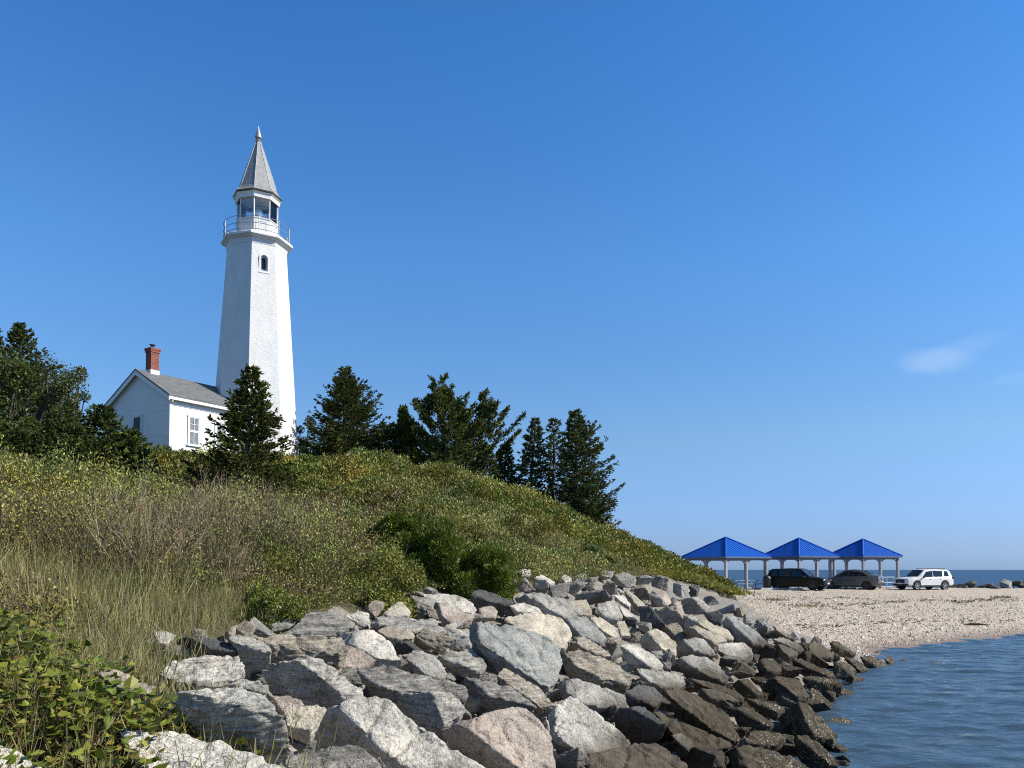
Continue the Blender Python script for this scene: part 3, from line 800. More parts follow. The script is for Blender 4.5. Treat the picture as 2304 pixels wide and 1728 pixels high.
def car(name, label, x, y, heading, paint, st, wheels, wr, sides, wind, rear, rim, extra):
    """st: stations (x, half width, bottom, shoulder, top, half width at top); sides: side windows; wind/rear: station x of the sloping glasses"""
    z = bgz(x, y) - 0.03
    t = empty(name, (x, y, z), label, "car", "cars parked by the shelters", rotz=heading)
    S = np.array(st, float); n = len(S)
    def at_x(xx): return [np.interp(xx, S[:, 0], S[:, k]) for k in range(1, 6)]
    def ring(xx):
        w, zb, zs, zt, wt = at_x(xx)
        return [(0, zb), (w * .86, zb), (w, zb + .10), (w * 1.0, (zb + zs) / 2 + .05), (w * .985, zs - .03), (w * .955, zs), (wt, zt - .055), (wt - .09, zt), (0, zt + .012)]
    xs = np.unique(np.concatenate([S[:, 0], np.linspace(S[0, 0], S[-1, 0], 26)]))
    V, F = [], []; m = 9
    for xx in xs:
        r = ring(xx); full = [(yy, zz) for yy, zz in r] + [(-yy, zz) for yy, zz in r[-2:0:-1]]
        V += [(xx, yy, zz) for yy, zz in full]
    k = 16
    for i in range(len(xs) - 1):
        for j in range(k): F.append((i * k + j, i * k + (j + 1) % k, (i + 1) * k + (j + 1) % k, (i + 1) * k + j))
    F.append(tuple(range(k - 1, -1, -1))); F.append(tuple((len(xs) - 1) * k + j for j in range(k)))
    b = MB(); b.add(V, F); b.build("body", paint, t, smooth=True)
    def side_pt(xx, f, s, off=.012):
        r = ring(xx); p, q = r[5], r[6]
        yy = p[0] + (q[0] - p[0]) * f; zz = p[1] + (q[1] - p[1]) * f
        return (xx, s * (yy + off), zz + off * .3)
    for s in (1, -1):
        for (quad) in sides:                                    # ((x,f) x4)
            pts = [side_pt(xx, f, s) for xx, f in quad]
            g = MB(); g.poly(pts, (0, -s * .02, 0)); g.build("side_window", m_cglass, t)
    for nm, (x0, x1) in (("windscreen", wind), ("rear_window", rear)):
        g = MB(); rows = []
        for xx in np.linspace(x0, x1, 4):
            r = ring(xx); p = r[7]; rows.append([(xx, v * (p[0] - .02), p[1] + .016 + (.01 if v == 0 else 0)) for v in (-1, -.5, 0, .5, 1)])
        vs = [p for r in rows for p in r]; fs = [(i * 5 + j, i * 5 + j + 1, (i + 1) * 5 + j + 1, (i + 1) * 5 + j) for i in range(3) for j in range(4)]
        g.add(vs, fs); g.build(nm, m_cglass, t)
    for xx in wheels:
        for s in (1, -1):
            w = at_x(xx)[0]
            a_ = MB(); a_.add([(xx + (wr + .075) * math.cos(an), s * (w + .008), wr + .03 + (wr + .075) * math.sin(an)) for an in np.linspace(-.25, PI + .25, 18)], [tuple(range(18))]); a_.build("wheel_arch", m_black, t)
            T = MB(); c0 = (xx, s * (w - .10), wr)
            def disc(mb, prof):
                vs, fs = [], []; q = 20
                for rr, yy in prof:
                    for j in range(q): vs.append((xx + rr * math.cos(2 * PI * j / q), s * yy, wr + rr * math.sin(2 * PI * j / q)))
                for i in range(len(prof) - 1):
                    for j in range(q): fs.append((i * q + j, i * q + (j + 1) % q, (i + 1) * q + (j + 1) % q, (i + 1) * q + j))
                mb.add(vs, fs)
            disc(T, [(wr * .60, w - .22), (wr * .96, w - .22), (wr, w - .17), (wr, w - .01), (wr * .95, w + .03), (wr * .66, w + .03)])
            wo = T.build("wheel", m_tyre, t, smooth=True)
            R = MB(); disc(R, [(wr * .66, w + .028), (wr * .60, w + .02), (wr * .57, w - .03)])
            for q in range(5):
                an = q * 2 * PI / 5 + .3; d = Vector((math.cos(an), 0, math.sin(an))); e = Vector((-math.sin(an), 0, math.cos(an)))
                o = Vector((xx, s * (w + .012), wr))
                R.poly([o + d * wr * .08 - e * .035, o + d * wr * .60 - e * .028, o + d * wr * .60 + e * .028, o + d * wr * .08 + e * .035], (0, -s * .03, 0))
            R.add([(xx + wr * .13 * math.cos(2 * PI * j / 10), s * (w + .018), wr + wr * .13 * math.sin(2 * PI * j / 10)) for j in range(10)], [tuple(range(10))])
            R.build("rim", rim, wo)
            K = MB(); K.add([(xx + wr * .6 * math.cos(2 * PI * j / 14), s * (w - .06), wr + wr * .6 * math.sin(2 * PI * j / 14)) for j in range(14)], [tuple(range(14))]); K.build("brake_disc", m_black, wo)
    for nm, lo, hi, mat, mirror in extra:
        for s in ((1, -1) if mirror else (1,)):
            e = MB(); ys = sorted((lo[1] * s, hi[1] * s)); e.box((lo[0], ys[0], lo[2]), (hi[0], ys[1], hi[2])); e.build(nm, mat, t, bevel=.012)
    return t

suv = [(-2.44, .80, .46, .80, .86, .72), (-2.36, .93, .40, 1.00, 1.12, .84), (-2.12, .955, .36, 1.06, 1.68, .74), (-1.9, .96, .34, 1.07, 1.775, .73), (-.6, .965, .33, 1.06, 1.815, .74), (.25, .965, .33, 1.05, 1.80, .73), (.50, .965, .33, 1.05, 1.745, .72),
       (1.22, .96, .33, 1.06, 1.145, .80), (1.35, .955, .34, 1.05, 1.115, .84), (2.0, .945, .36, 1.01, 1.06, .84), (2.32, .90, .40, .93, .985, .80), (2.43, .78, .46, .80, .86, .70)]
suv_sides = [((-1.95, .14), (-1.40, .14), (-1.52, .86), (-1.86, .84)), ((-1.22, .12), (-.28, .12), (-.28, .88), (-1.30, .86)), ((-.22, .12), (.86, .14), (.42, .80), (-.22, .88))]
m_wpaint = plain("white_car_paint", (0.72, 0.72, 0.70), 0.28, 0.03, 1.0, coat=0.6)
m_bpaint = plain("black_car_paint", (0.006, 0.006, 0.007), 0.3, 0.1, 1.0, coat=0.15, spec=0.3)
m_spaint = plain("dark_silver_car_paint", (0.16, 0.165, 0.17), 0.25, 0.06, 1.0, metal=0.6, coat=0.5)
suv_front = [("headlamp", (2.20, .56, .80), (2.40, .88, .93), m_lamp, True), ("grille", (2.36, -.52, .62), (2.455, .52, .92), m_black, False), ("front_bumper", (2.30, -.86, .38), (2.465, .86, .55), m_black, False), ("number_plate", (2.45, -.24, .52), (2.478, .24, .64), m_plate, False),
             ("tail_lamp", (-2.42, .68, .95), (-2.26, .945, 1.13), m_tail, True), ("rear_bumper", (-2.47, -.84, .42), (-2.30, .84, .60), m_black, False),
             ("door_mirror", (.78, .95, 1.05), (.94, 1.14, 1.20), m_black, True), ("door_handle", (.02, .955, .93), (.18, .985, .97), m_black, True), ("door_handle", (-1.05, .955, .94), (-.89, .985, .98), m_black, True),
             ("roof_rail", (-1.75, .60, 1.80), (.15, .64, 1.87), m_black, True), ("side_sill", (-1.1, .90, .30), (1.1, .985, .40), m_black, True)]
x_, y_ = at(2077, 1310, 70.0)[:2]
car("parked_car", "white sport utility car with roof rails, nose towards the shelters", x_, y_, math.radians(196), m_wpaint, suv, (-1.42, 1.50), .385, suv_sides, (.52, 1.20), (-2.34, -2.10), m_rim, suv_front)
blk = [e for e in suv_front if e[0] not in ("roof_rail", "grille", "front_bumper")] + [("grille", (2.36, -.55, .60), (2.455, .55, .95), m_black, False), ("grille_frame", (2.37, -.60, .86), (2.475, .60, .96), m_chrome, False), ("grille_frame", (2.37, -.60, .58), (2.475, .60, .64), m_chrome, False), ("grille_frame", (2.37, .50, .642), (2.475, .60, .858), m_chrome, True), ("front_bumper", (2.30, -.88, .38), (2.465, .88, .53), m_bpaint, False), ("bumper_strip", (2.40, -.87, .53), (2.474, .87, .565), m_chrome, False)]
x_, y_ = at(1796, 1310, 66.5)[:2]
car("parked_car", "glossy black sport utility car with chrome grille, nose towards the white car", x_, y_, math.radians(-40), m_bpaint, suv, (-1.42, 1.50), .385, suv_sides, (.52, 1.20), (-2.34, -2.10), m_rimd, blk)
SZ = 1.2
sed = [(-2.42, .74, .44, .74, .82, .66), (-2.34, .88, .36, .86, .99, .78), (-1.95, .925, .32, .92, 1.05, .74), (-1.75, .93, .30, .93, 1.09, .70), (-.95, .935, .28, .94, 1.39, .60), (-.3, .935, .28, .93, 1.455, .60), (.35, .935, .28, .92, 1.42, .60),
       (1.25, .93, .28, .90, .985, .72), (1.45, .92, .29, .88, .94, .74), (2.1, .90, .32, .80, .83, .72), (2.36, .82, .38, .66, .70, .64), (2.46, .70, .44, .58, .62, .5)]
sed = [(x, w, zb, zs * SZ, zt * SZ, wt) for x, w, zb, zs, zt, wt in sed]
sed_sides = [((-1.55, .2), (-.9, .12), (-.9, .82), (-1.2, .75)), ((-.85, .12), (.05, .12), (.05, .86), (-.85, .84)), ((.10, .12), (1.0, .16), (.42, .80), (.10, .86))]
x_, y_ = at(1917, 1310, 69.0)[:2]
car("parked_car", "dark silver car showing its rear corner, between the black and the white car", x_, y_, math.radians(141), m_spaint, sed, (-1.42, 1.45), .345, sed_sides, (.42, 1.22), (-1.72, -.98), m_rimd,
    [("tail_lamp", (-2.38, .50, .78), (-2.22, .895, .92), m_tail, True), ("rear_bumper", (-2.455, -.80, .40), (-2.28, .80, .56), m_spaint, False), ("bumper_strip", (-2.465, -.7, .57), (-2.36, .7, .61), m_chrome, False), ("number_plate", (-2.47, -.24, .66), (-2.40, .24, .77), m_plate, False), ("headlamp", (2.18, .55, .62), (2.36, .82, .73), m_lamp, True), ("door_mirror", (.82, .92, .94), (.96, 1.10, 1.06), m_spaint, True),
     ("door_handle", (.0, .925, .80), (.16, .955, .84), m_spaint, True), ("side_sill", (-1.05, .88, .26), (1.05, .955, .34), m_black, True)])
# ------------------------------------------------------------------ foliage materials
def leaf_mat(name, rough=0.5, trans=0.25, spec=0.4):
    m, nt, b = new_mat(name)
    a = N(nt, 'ShaderNodeVertexColor'); a.layer_name = 'Col'
    nt.links.new(a.outputs[0], b.inputs['Base Color']); b.inputs['Roughness'].default_value = rough; b.inputs['Specular IOR Level'].default_value = spec
    if trans:
        t = N(nt, 'ShaderNodeBsdfTranslucent'); mx = N(nt, 'ShaderNodeMixShader'); mx.inputs[0].default_value = trans
        nt.links.new(a.outputs[0], t.inputs[0]); nt.links.new(b.outputs[0], mx.inputs[1]); nt.links.new(t.outputs[0], mx.inputs[2])
        nt.links.new(mx.outputs[0], nt.nodes['Material Output'].inputs[0])
    return m
m_needle = leaf_mat("conifer_needles", 0.65, 0.22, 0.12)
m_leaf = leaf_mat("shrub_leaves", 0.42, 0.16, 0.3)
m_grass = leaf_mat("dry_grass", 0.7, 0.3, 0.15)
m_twig = leaf_mat("bare_twigs", 0.8, 0.0, 0.2)
m_bark = plain("grey_brown_bark", (0.085, 0.068, 0.055), 0.9, 0.35, 6, bmp=0.02, bscale=14)


def unit(v): return v / np.maximum(np.linalg.norm(v, axis=-1, keepdims=True), 1e-9)


def rhombi(P, D, S, ln, wd, cols, bend=0.0, mid=0.45):
    """leaf blades: P base, D direction, S side direction, length, width -> verts, quads, colours"""
    n = len(P); ln = np.broadcast_to(ln, (n,))[:, None]; wd = np.broadcast_to(wd, (n,))[:, None]
    Nn = np.cross(D, S)
    v = np.stack([P, P + D * ln * mid + S * wd * .5 + Nn * wd * .12, P + D * ln + Nn * ln * bend, P + D * ln * mid - S * wd * .5 + Nn * wd * .12], 1).reshape(-1, 3)
    return v, np.arange(4 * n).reshape(n, 4), np.repeat(cols, 4, 0)


class Leaves:
    def __init__(s): s.v, s.f, s.c, s.n = [], [], [], 0
    def add(s, v, f, c): s.v.append(v); s.f.append(f + s.n); s.c.append(c); s.n += len(v)
    def build(s, name, mat, parent=None, loc=(0, 0, 0)):
        V = np.concatenate(s.v) - np.asarray(loc); me = mesh_np(name, V, np.concatenate(s.f), False, np.concatenate(s.c))
        return link(name, me, mat, parent)


def randdir(n, rng):
    v = rng.normal(size=(n, 3)); return unit(v)


def conifer(px, py_base, Y, px_top, py_top, width_px, label, seed, wind=0.0, kind='spruce', bare=0.0, dens=1.0, low=0.04, col=(0.028, 0.040, 0.016), name="spruce_tree", lean=0.0, group="conifers along the crest of the hill", powr=0.85, zoff=0.0):
    rng = np.random.default_rng(seed)
    B = at(px, py_base, Y); g = float(ground(B[0], B[1])) + zoff
    base = np.array([B[0], B[1], min(g, B[2]) - 0.1]); T = at(px_top, py_top, Y); H = T[2] - base[2]; R = width_px / FPX * Y / 2 * 1.3
    t = empty(name, base, label, "tree", group)
    topx = T[0] - base[0]
    def axis(f): return np.array([topx * f ** 1.4 + 0.03 * H * math.sin(3 * f + seed), 0.02 * H * math.sin(2.3 * f + seed * 1.7), H * f])
    tr = MB()
    r0 = 0.018 * H + 0.02
    tr.tube([axis(f) for f in np.linspace(0, 0.97, 12)], [r0 * (1 - f) ** .9 + 0.012 for f in np.linspace(0, .97, 12)], 7)
    L = Leaves(); z = low * H
    pine = kind == 'pine'
    az = rng.uniform(0, 6.28)
    while z < 0.985 * H:
        f = z / H
        nb = int(rng.integers(4, 7) * dens + .5) if f < .9 else 4
        for k in range(nb):
            az += 2.399 + rng.normal(0, .35)
            a = az
            sx = math.cos(a)
            prof = (1 - f) ** powr * (1.0 if f > .12 else .75 + 2 * f)
            if pine: prof = max(0.22, math.sin(PI * min(1, (f * .80 + .28))) ** .8)
            asym = 1 + wind * sx
            bl = R * prof * rng.uniform(.62, 1.12) * max(.2, asym)
            if bare and sx < -0.1 and rng.random() < bare: bl *= .25
            bl = max(bl, 0.10)
            el = (rng.uniform(.15, .5) + .45 * f if pine else (-.12 + .75 * f ** 1.6 + rng.normal(0, .09))) + wind * .22 * max(0, sx)
            d0 = np.array([math.cos(a) * math.cos(el), math.sin(a) * math.cos(el), math.sin(el)])
            o = axis(f); up = np.array([0, 0, 1.0])
            s_ = np.linspace(0, 1, 6)[:, None]
            curve = (.16 if not pine else .22)
            ax = o + d0 * bl * s_ + up * bl * curve * s_ ** 2 - up * bl * .10 * np.sin(PI * s_) * (not pine)
            if bl > .35: tr.tube(ax[:5], [max(.006, .02 * (bl / 2) * (1 - q * .9)) for q in np.linspace(0, .8, 5)], 4, cap=False)
            st = .42 if pine else (.12 if f > .3 else .22)
            nt_ = max(5, int(bl / .075 * (.9 if not pine else 1.0)))
            u = rng.uniform(st, 1.0, nt_)
            P = np.stack([np.interp(u, np.linspace(0, 1, 6), ax[:, q]) for q in range(3)], 1)
            side = unit(np.cross(d0, up))
            sg = rng.choice([-1, 1], nt_)[:, None]
            tl = (bl * (.42 if not pine else .30) * (1.12 - u) + .07)[:, None] * rng.uniform(.6, 1.1, (nt_, 1))
            td = unit(side * sg * .75 + d0 * .75 + up * rng.normal(.06 if not pine else .45, .18, (nt_, 1)))
            m = 5 if not pine else 6
            q = (np.arange(m) + .5) / m
            TP = (P[:, None] + td[:, None] * tl[:, None] * q[None, :, None]).reshape(-1, 3) + rng.normal(0, .02 if not pine else .045, (nt_ * m, 3))
            TD = unit(np.repeat(td, m, 0) + rng.normal(0, .35 if not pine else .7, (nt_ * m, 3)) + up * (.1 if not pine else .3))
            n = len(TP)
            S = unit(np.cross(TD, randdir(n, rng)))
            sz = rng.uniform(.75, 1.3, n)
            c = np.array(col)[None] * rng.uniform(1.0, 2.9, (n, 1))
            c = c * np.where(rng.random((n, 1)) < .28, 2.1, 1.0) * np.array([[1.2, 1.08, .75]]) + (rng.random((n, 1)) < .16) * np.array([[.05, .040, .010]])  # some tufts coloured brighter to stand in for sunlit highlights
            ls = 1.0 if not pine else 1.15
            L.add(*rhombi(TP, TD, S, .17 * sz * ls, .062 * sz * ls, c, .1))
            S2 = np.cross(TD, S)
            L.add(*rhombi(TP, TD, S2, .15 * sz * ls, .055 * sz * ls, c, -.1))
        z += rng.uniform(.13, .24) * (1 if not pine else 1.15) / dens ** .5
    tr.build("trunk", m_bark, t)
    L.build("crown", m_needle, t)
    return t


def broadleaf(px, py_base, Y, px_top, py_top, width_px, label, seed, blob=(.16, .30), slim=.55, col=(0.055, 0.075, 0.02), name="leafy_tree", leaf=.085, nblob=34, per=420, group=None, cat="tree", flat=1.0, low=.18, mat=None, trunk=True):
    rng = np.random.default_rng(seed)
    B = at(px, py_base, Y); g = float(ground(B[0], B[1]))
    base = np.array([B[0], B[1], min(g, B[2]) - .1]); T = at(px_top, py_top, Y); H = T[2] - base[2]; R = width_px / FPX * Y / 2
    t = empty(name, base, label, cat, group)
    L = Leaves(); tr = MB()
    fork = np.array([0, 0, H * .28])
    if trunk: tr.tube([(0, 0, 0), (.04 * H, 0, H * .15), fork], [.035 * H, .03 * H, .024 * H], 7)
    for b_ in range(nblob):
        a = rng.uniform(0, 6.28); u = rng.uniform(low, 1)
        rr = R * math.sqrt(rng.random()) * math.sin(PI * min(.97, .18 + .62 * u)) ** .7
        c0 = np.array([rr * math.cos(a), rr * math.sin(a) * .9, H * u * .93])
        c0[2] -= .12 * H * (rr / R) ** 2
        br = R * rng.uniform(*blob)
        if trunk:
            mid_ = (fork + c0) / 2 + rng.normal(0, .06 * R, 3); tr.tube([fork, mid_, c0], [.016 * H, .009 * H, .004 * H], 5, cap=False)
            for _ in range(3): tr.tube([c0 * .75 + mid_ * .25, c0 + randdir(1, rng)[0] * br * .9], [.004 * H, .002 * H], 4, cap=False)
        n = int(per * (br / (R * .23)) ** 2)
        d = randdir(n, rng); d[:, 2] *= flat
        P = c0 + d * br * rng.uniform(.35, 1.08, (n, 1)) ** .6
        P += rng.normal(0, br * .08, (n, 3))
        D = unit(d * .5 + randdir(n, rng) + np.array([0, 0, .15])); S = unit(np.cross(D, randdir(n, rng)))
        sz = rng.uniform(.6, 1.3, n) * leaf
        c = np.array(col)[None] * rng.uniform(.9, 2.0, (n, 1)) * rng.uniform(.8, 1.25) + (rng.random((n, 1)) < .15) * np.array([[.03, .025, .0]])
        if slim < .4: D = unit(d * .9 + rng.normal(0, .35, (n, 3)) + np.array([.1, 0, .5])); S = unit(np.cross(D, randdir(n, rng)))
        L.add(*rhombi(P, D, S, sz, sz * slim, c, .08))
    if trunk: tr.build("trunk", m_bark, t)
    L.build("crown" if trunk else "foliage", mat or m_leaf, t)
    return t

# ------------------------------------------------------------------ trees
G = "conifers along the crest of the hill"
conifer(556, 1115, 28.2, 556, 820, 232, "small dark spruce in front of the lighthouse base", 11, dens=1.35, col=(0.026, 0.034, 0.012), low=.02)
conifer(762, 1030, 48.5, 771, 828, 225, "broad dark spruce just right of the lighthouse", 12, dens=1.45, col=(0.026, 0.034, 0.012), powr=.7, wind=.12)
conifer(905, 1045, 47.5, 908, 918, 70, "short pine with a blunt top, left of the tallest pine", 13, kind='pine', col=(0.030, 0.044, 0.016), name="pine_tree", dens=1.3, low=.1)
conifer(1000, 1062, 46.5, 992, 868, 185, "tall bushy pine with ragged rounded top, midway along the crest", 14, kind='pine', col=(0.034, 0.046, 0.016), name="pine_tree", dens=1.0, low=.08, wind=.12)
conifer(1012, 1065, 44.5, 1010, 955, 170, "wide low spruce under the tall bushy pine", 24, kind='spruce', col=(0.030, 0.040, 0.015), dens=.9, low=.03, wind=.1, powr=.6)
conifer(1088, 1075, 47.0, 1092, 884, 105, "sparse wind bent pine leaning out over the slope", 15, kind='pine', col=(0.036, 0.044, 0.018), name="pine_tree", wind=.6, bare=.85, dens=.62, low=.28)
conifer(1140, 1098, 45.5, 1140, 996, 95, "small dark spruce between the leaning pine and the narrow spruce", 16, dens=1.2, col=(0.022, 0.032, 0.013), low=.02)
conifer(1078, 1085, 44.0, 1106, 1010, 110, "low ragged spruce at the foot of the sparse leaning pine", 26, dens=1.0, col=(0.028, 0.038, 0.016), low=.02)
conifer(1198, 1140, 45.0, 1199, 942, 108, "narrow pointed spruce with a bare pale trunk low down", 17, dens=.95, col=(0.026, 0.036, 0.016), low=.16, powr=.75)
conifer(1243, 1140, 46.0, 1238, 945, 110, "thin half dead spruce with bare top, beside the large windswept spruce", 18, dens=.8, col=(0.030, 0.038, 0.018), low=.25, bare=.5, wind=.2, powr=.6)
conifer(1288, 1175, 44.0, 1291, 926, 160, "large windswept spruce at the right end of the tree row", 19, dens=1.25, col=(0.028, 0.038, 0.017), wind=.32, bare=.3, low=.03, powr=.62)
conifer(1312, 1180, 42.5, 1318, 1095, 80, "low spreading spruce at the seaward end of the tree row", 29, dens=1.1, col=(0.028, 0.038, 0.017), wind=.3, low=.02, powr=.5)
broadleaf(672, 1030, 50.5, 675, 912, 80, "pale green leafy tree half hidden behind the lighthouse", 31, col=(0.06, 0.085, 0.04), leaf=.11, nblob=26, per=300, group=None, low=.02)
GL = "trees left of the house"
conifer(52, 1040, 34.0, 52, 728, 200, "tall dark spruce rising behind the leafy tree", 21, dens=1.3, col=(0.026, 0.036, 0.016), low=.05, wind=.25, group=GL, powr=.8)
conifer(-12, 1040, 33.0, -14, 738, 130, "dark spruce cut off by the left edge of the view", 22, dens=1.3, col=(0.026, 0.036, 0.016), low=.05, group=GL)
broadleaf(70, 1060, 30.0, 90, 790, 270, "leafy green tree with forked branches at the left", 32, col=(0.045, 0.060, 0.014), leaf=.10, nblob=46, per=420, group=GL)
broadleaf(160, 1060, 30.5, 165, 812, 110, "slim leafy tree standing against the sky left of the house", 33, col=(0.050, 0.064, 0.016), leaf=.09, nblob=16, per=260, group=GL)
broadleaf(10, 1060, 28.5, 5, 800, 130, "yellow green leafy tree at the far left", 36, col=(0.055, 0.068, 0.014), leaf=.10, nblob=20, per=420, group=GL)
conifer(238, 1080, 29.5, 232, 915, 130, "small pointed spruce in front of the house gable", 23, dens=1.5, col=(0.024, 0.036, 0.013), low=.02, group=GL, powr=.65)
conifer(288, 1090, 28.6, 296, 972, 120, "round topped young spruce below the gable window", 27, dens=1.5, col=(0.028, 0.042, 0.014), low=.02, group=GL, powr=.5)
conifer(140, 1090, 28.0, 150, 960, 190, "wide low spruce under the leafy tree", 28, dens=1.4, col=(0.022, 0.032, 0.012), low=.02, group=GL, powr=.5)
conifer(30, 1090, 27.0, 30, 965, 170, "low dark spruce at the far left edge", 41, dens=1.4, col=(0.022, 0.032, 0.012), low=.02, group=GL, powr=.5)

conifer(862, 1045, 46.8, 868, 962, 130, "low dark spruce filling the gap between the broad spruce and the short pine", 42, dens=1.3, col=(0.026, 0.034, 0.013), low=.02, powr=.5)
conifer(205, 1110, 27.5, 200, 1000, 190, "low dark spruce at the left end of the hedge", 43, dens=1.4, col=(0.022, 0.032, 0.012), low=.02, group=GL, powr=.45)
broadleaf(185, 1080, 29.8, 190, 880, 130, "small leafy tree with pale stems between the slim tree and the small pointed spruce", 44, col=(0.050, 0.062, 0.016), leaf=.09, nblob=18, per=300, group=GL, low=.05)
# ------------------------------------------------------------------ hillside cover
VR = np.random.default_rng(99)
Z_PALE = [(840, 1075), (980, 1090), (1180, 1180), (1440, 1285), (1470, 1320), (1180, 1330), (1110, 1250), (1010, 1170), (880, 1130)]
Z_TWIG = [[(190, 1130), (420, 1120), (560, 1190), (690, 1190), (720, 1290), (560, 1330), (330, 1330), (220, 1240)], [(860, 1120), (950, 1120), (900, 1210), (760, 1260), (760, 1190)], [(330, 1300), (520, 1330), (420, 1400), (280, 1400)]]
Z_GRASS = [(-400, 1270), (150, 1260), (260, 1300), (430, 1370), (600, 1405), (470, 1420), (420, 1500), (330, 1560), (200, 1500), (110, 1390), (-400, 1390)]
Z_LEAFY = [(-500, 1435), (50, 1435), (120, 1500), (240, 1580), (300, 1640), (480, 1630), (700, 1700), (700, 1800), (-500, 1900)]
Z_YEL = [(-300, 1130), (120, 1150), (200, 1220), (160, 1280), (-300, 1280)]


def cover_points(n, dmin, dmax, a0, a1, inset):
    D = np.exp(VR.uniform(math.log(dmin), math.log(dmax), n)); A = VR.uniform(a0, a1, n)
    x, y = D * np.sin(A), D * np.cos(A)
    k = inside(x, y, HP) & (dist_poly(x, y, HP, True) > inset)
    x, y = x[k], y[k]
    # keep out of the house and the tower
    k = np.hypot(x - TXc, y - TY) > 2.7
    hx, hy = x - hc[0], y - 41.0
    lx = hx * math.sin(HA) + hy * math.cos(HA); ly = -hx * math.cos(HA) + hy * math.sin(HA)
    k &= ~((lx > -.4) & (lx < 6.5) & (ly > -.4) & (ly < HW + .4))
    return x[k], y[k]


def thin(x, y, s):
    """one point per jittered cell whose size grows with distance"""
    D = np.hypot(x, y); c = np.maximum(s[0], s[1] * D)
    lev = np.floor(np.log(c / s[0]) / math.log(1.25) + .001); cell = s[0] * 1.25 ** lev
    key = np.stack([lev, np.floor(x / cell), np.floor(y / cell)], 1)
    _, i = np.unique(key, axis=0, return_index=True)
    return x[i], y[i]

bx_, by_ = cover_points(90000, 4.3, 62, -0.72, 0.30, 0.10)
bx_, by_ = thin(bx_, by_, (0.36, 0.0165))
ex, ey = cover_points(30000, 3.7, 9.5, -0.75, -0.18, 0.04); ex, ey = thin(ex, ey, (0.21, 0.0)); epx, epy = proj(np.stack([ex, ey, land(ex, ey)], 1))
k = inside(epx, epy, np.array(Z_LEAFY, float)); bx_, by_ = np.concatenate([bx_, ex[k]]), np.concatenate([by_, ey[k]])
bzv = land(bx_, by_); ppx, ppy = proj(np.stack([bx_, by_, bzv], 1))
pale = inside(ppx, ppy, np.array(Z_PALE, float)); twig = inside(ppx, ppy, np.array(Z_TWIG[0], float)) | inside(ppx, ppy, np.array(Z_TWIG[1], float)) | inside(ppx, ppy, np.array(Z_TWIG[2], float))
grs = inside(ppx, ppy, np.array(Z_GRASS, float)); lfy = inside(ppx, ppy, np.array(Z_LEAFY, float)); yel = inside(ppx, ppy, np.array(Z_YEL, float))
SH, GR, TW, LF = Leaves(), Leaves(), Leaves(), Leaves()
mound = fbm2(bx_, by_, 1.9, 2, 43); patch = fbm2(bx_, by_, 3.2, 3, 41); patch2 = fbm2(bx_, by_, 7.0, 2, 47)
edge_d = dist_poly(bx_, by_, HP, True)


def big_leaf(P, D, S, ln, wd, cols):
    n = len(P); ln = ln[:, None]; wd = wd[:, None]; U = np.cross(D, S)
    v = np.stack([P, P + D * ln * .22 + S * wd * .46 + U * wd * .16, P + D * ln * .62 + S * wd * .44 + U * wd * .14, P + D * ln - U * ln * .08,
                  P + D * ln * .62 - S * wd * .44 + U * wd * .14, P + D * ln * .22 - S * wd * .46 + U * wd * .16], 1).reshape(-1, 3)
    i = np.arange(n)[:, None] * 6
    return v, np.concatenate([i + [0, 3, 2, 1], i + [0, 5, 4, 3]]), np.repeat(cols, 6, 0)

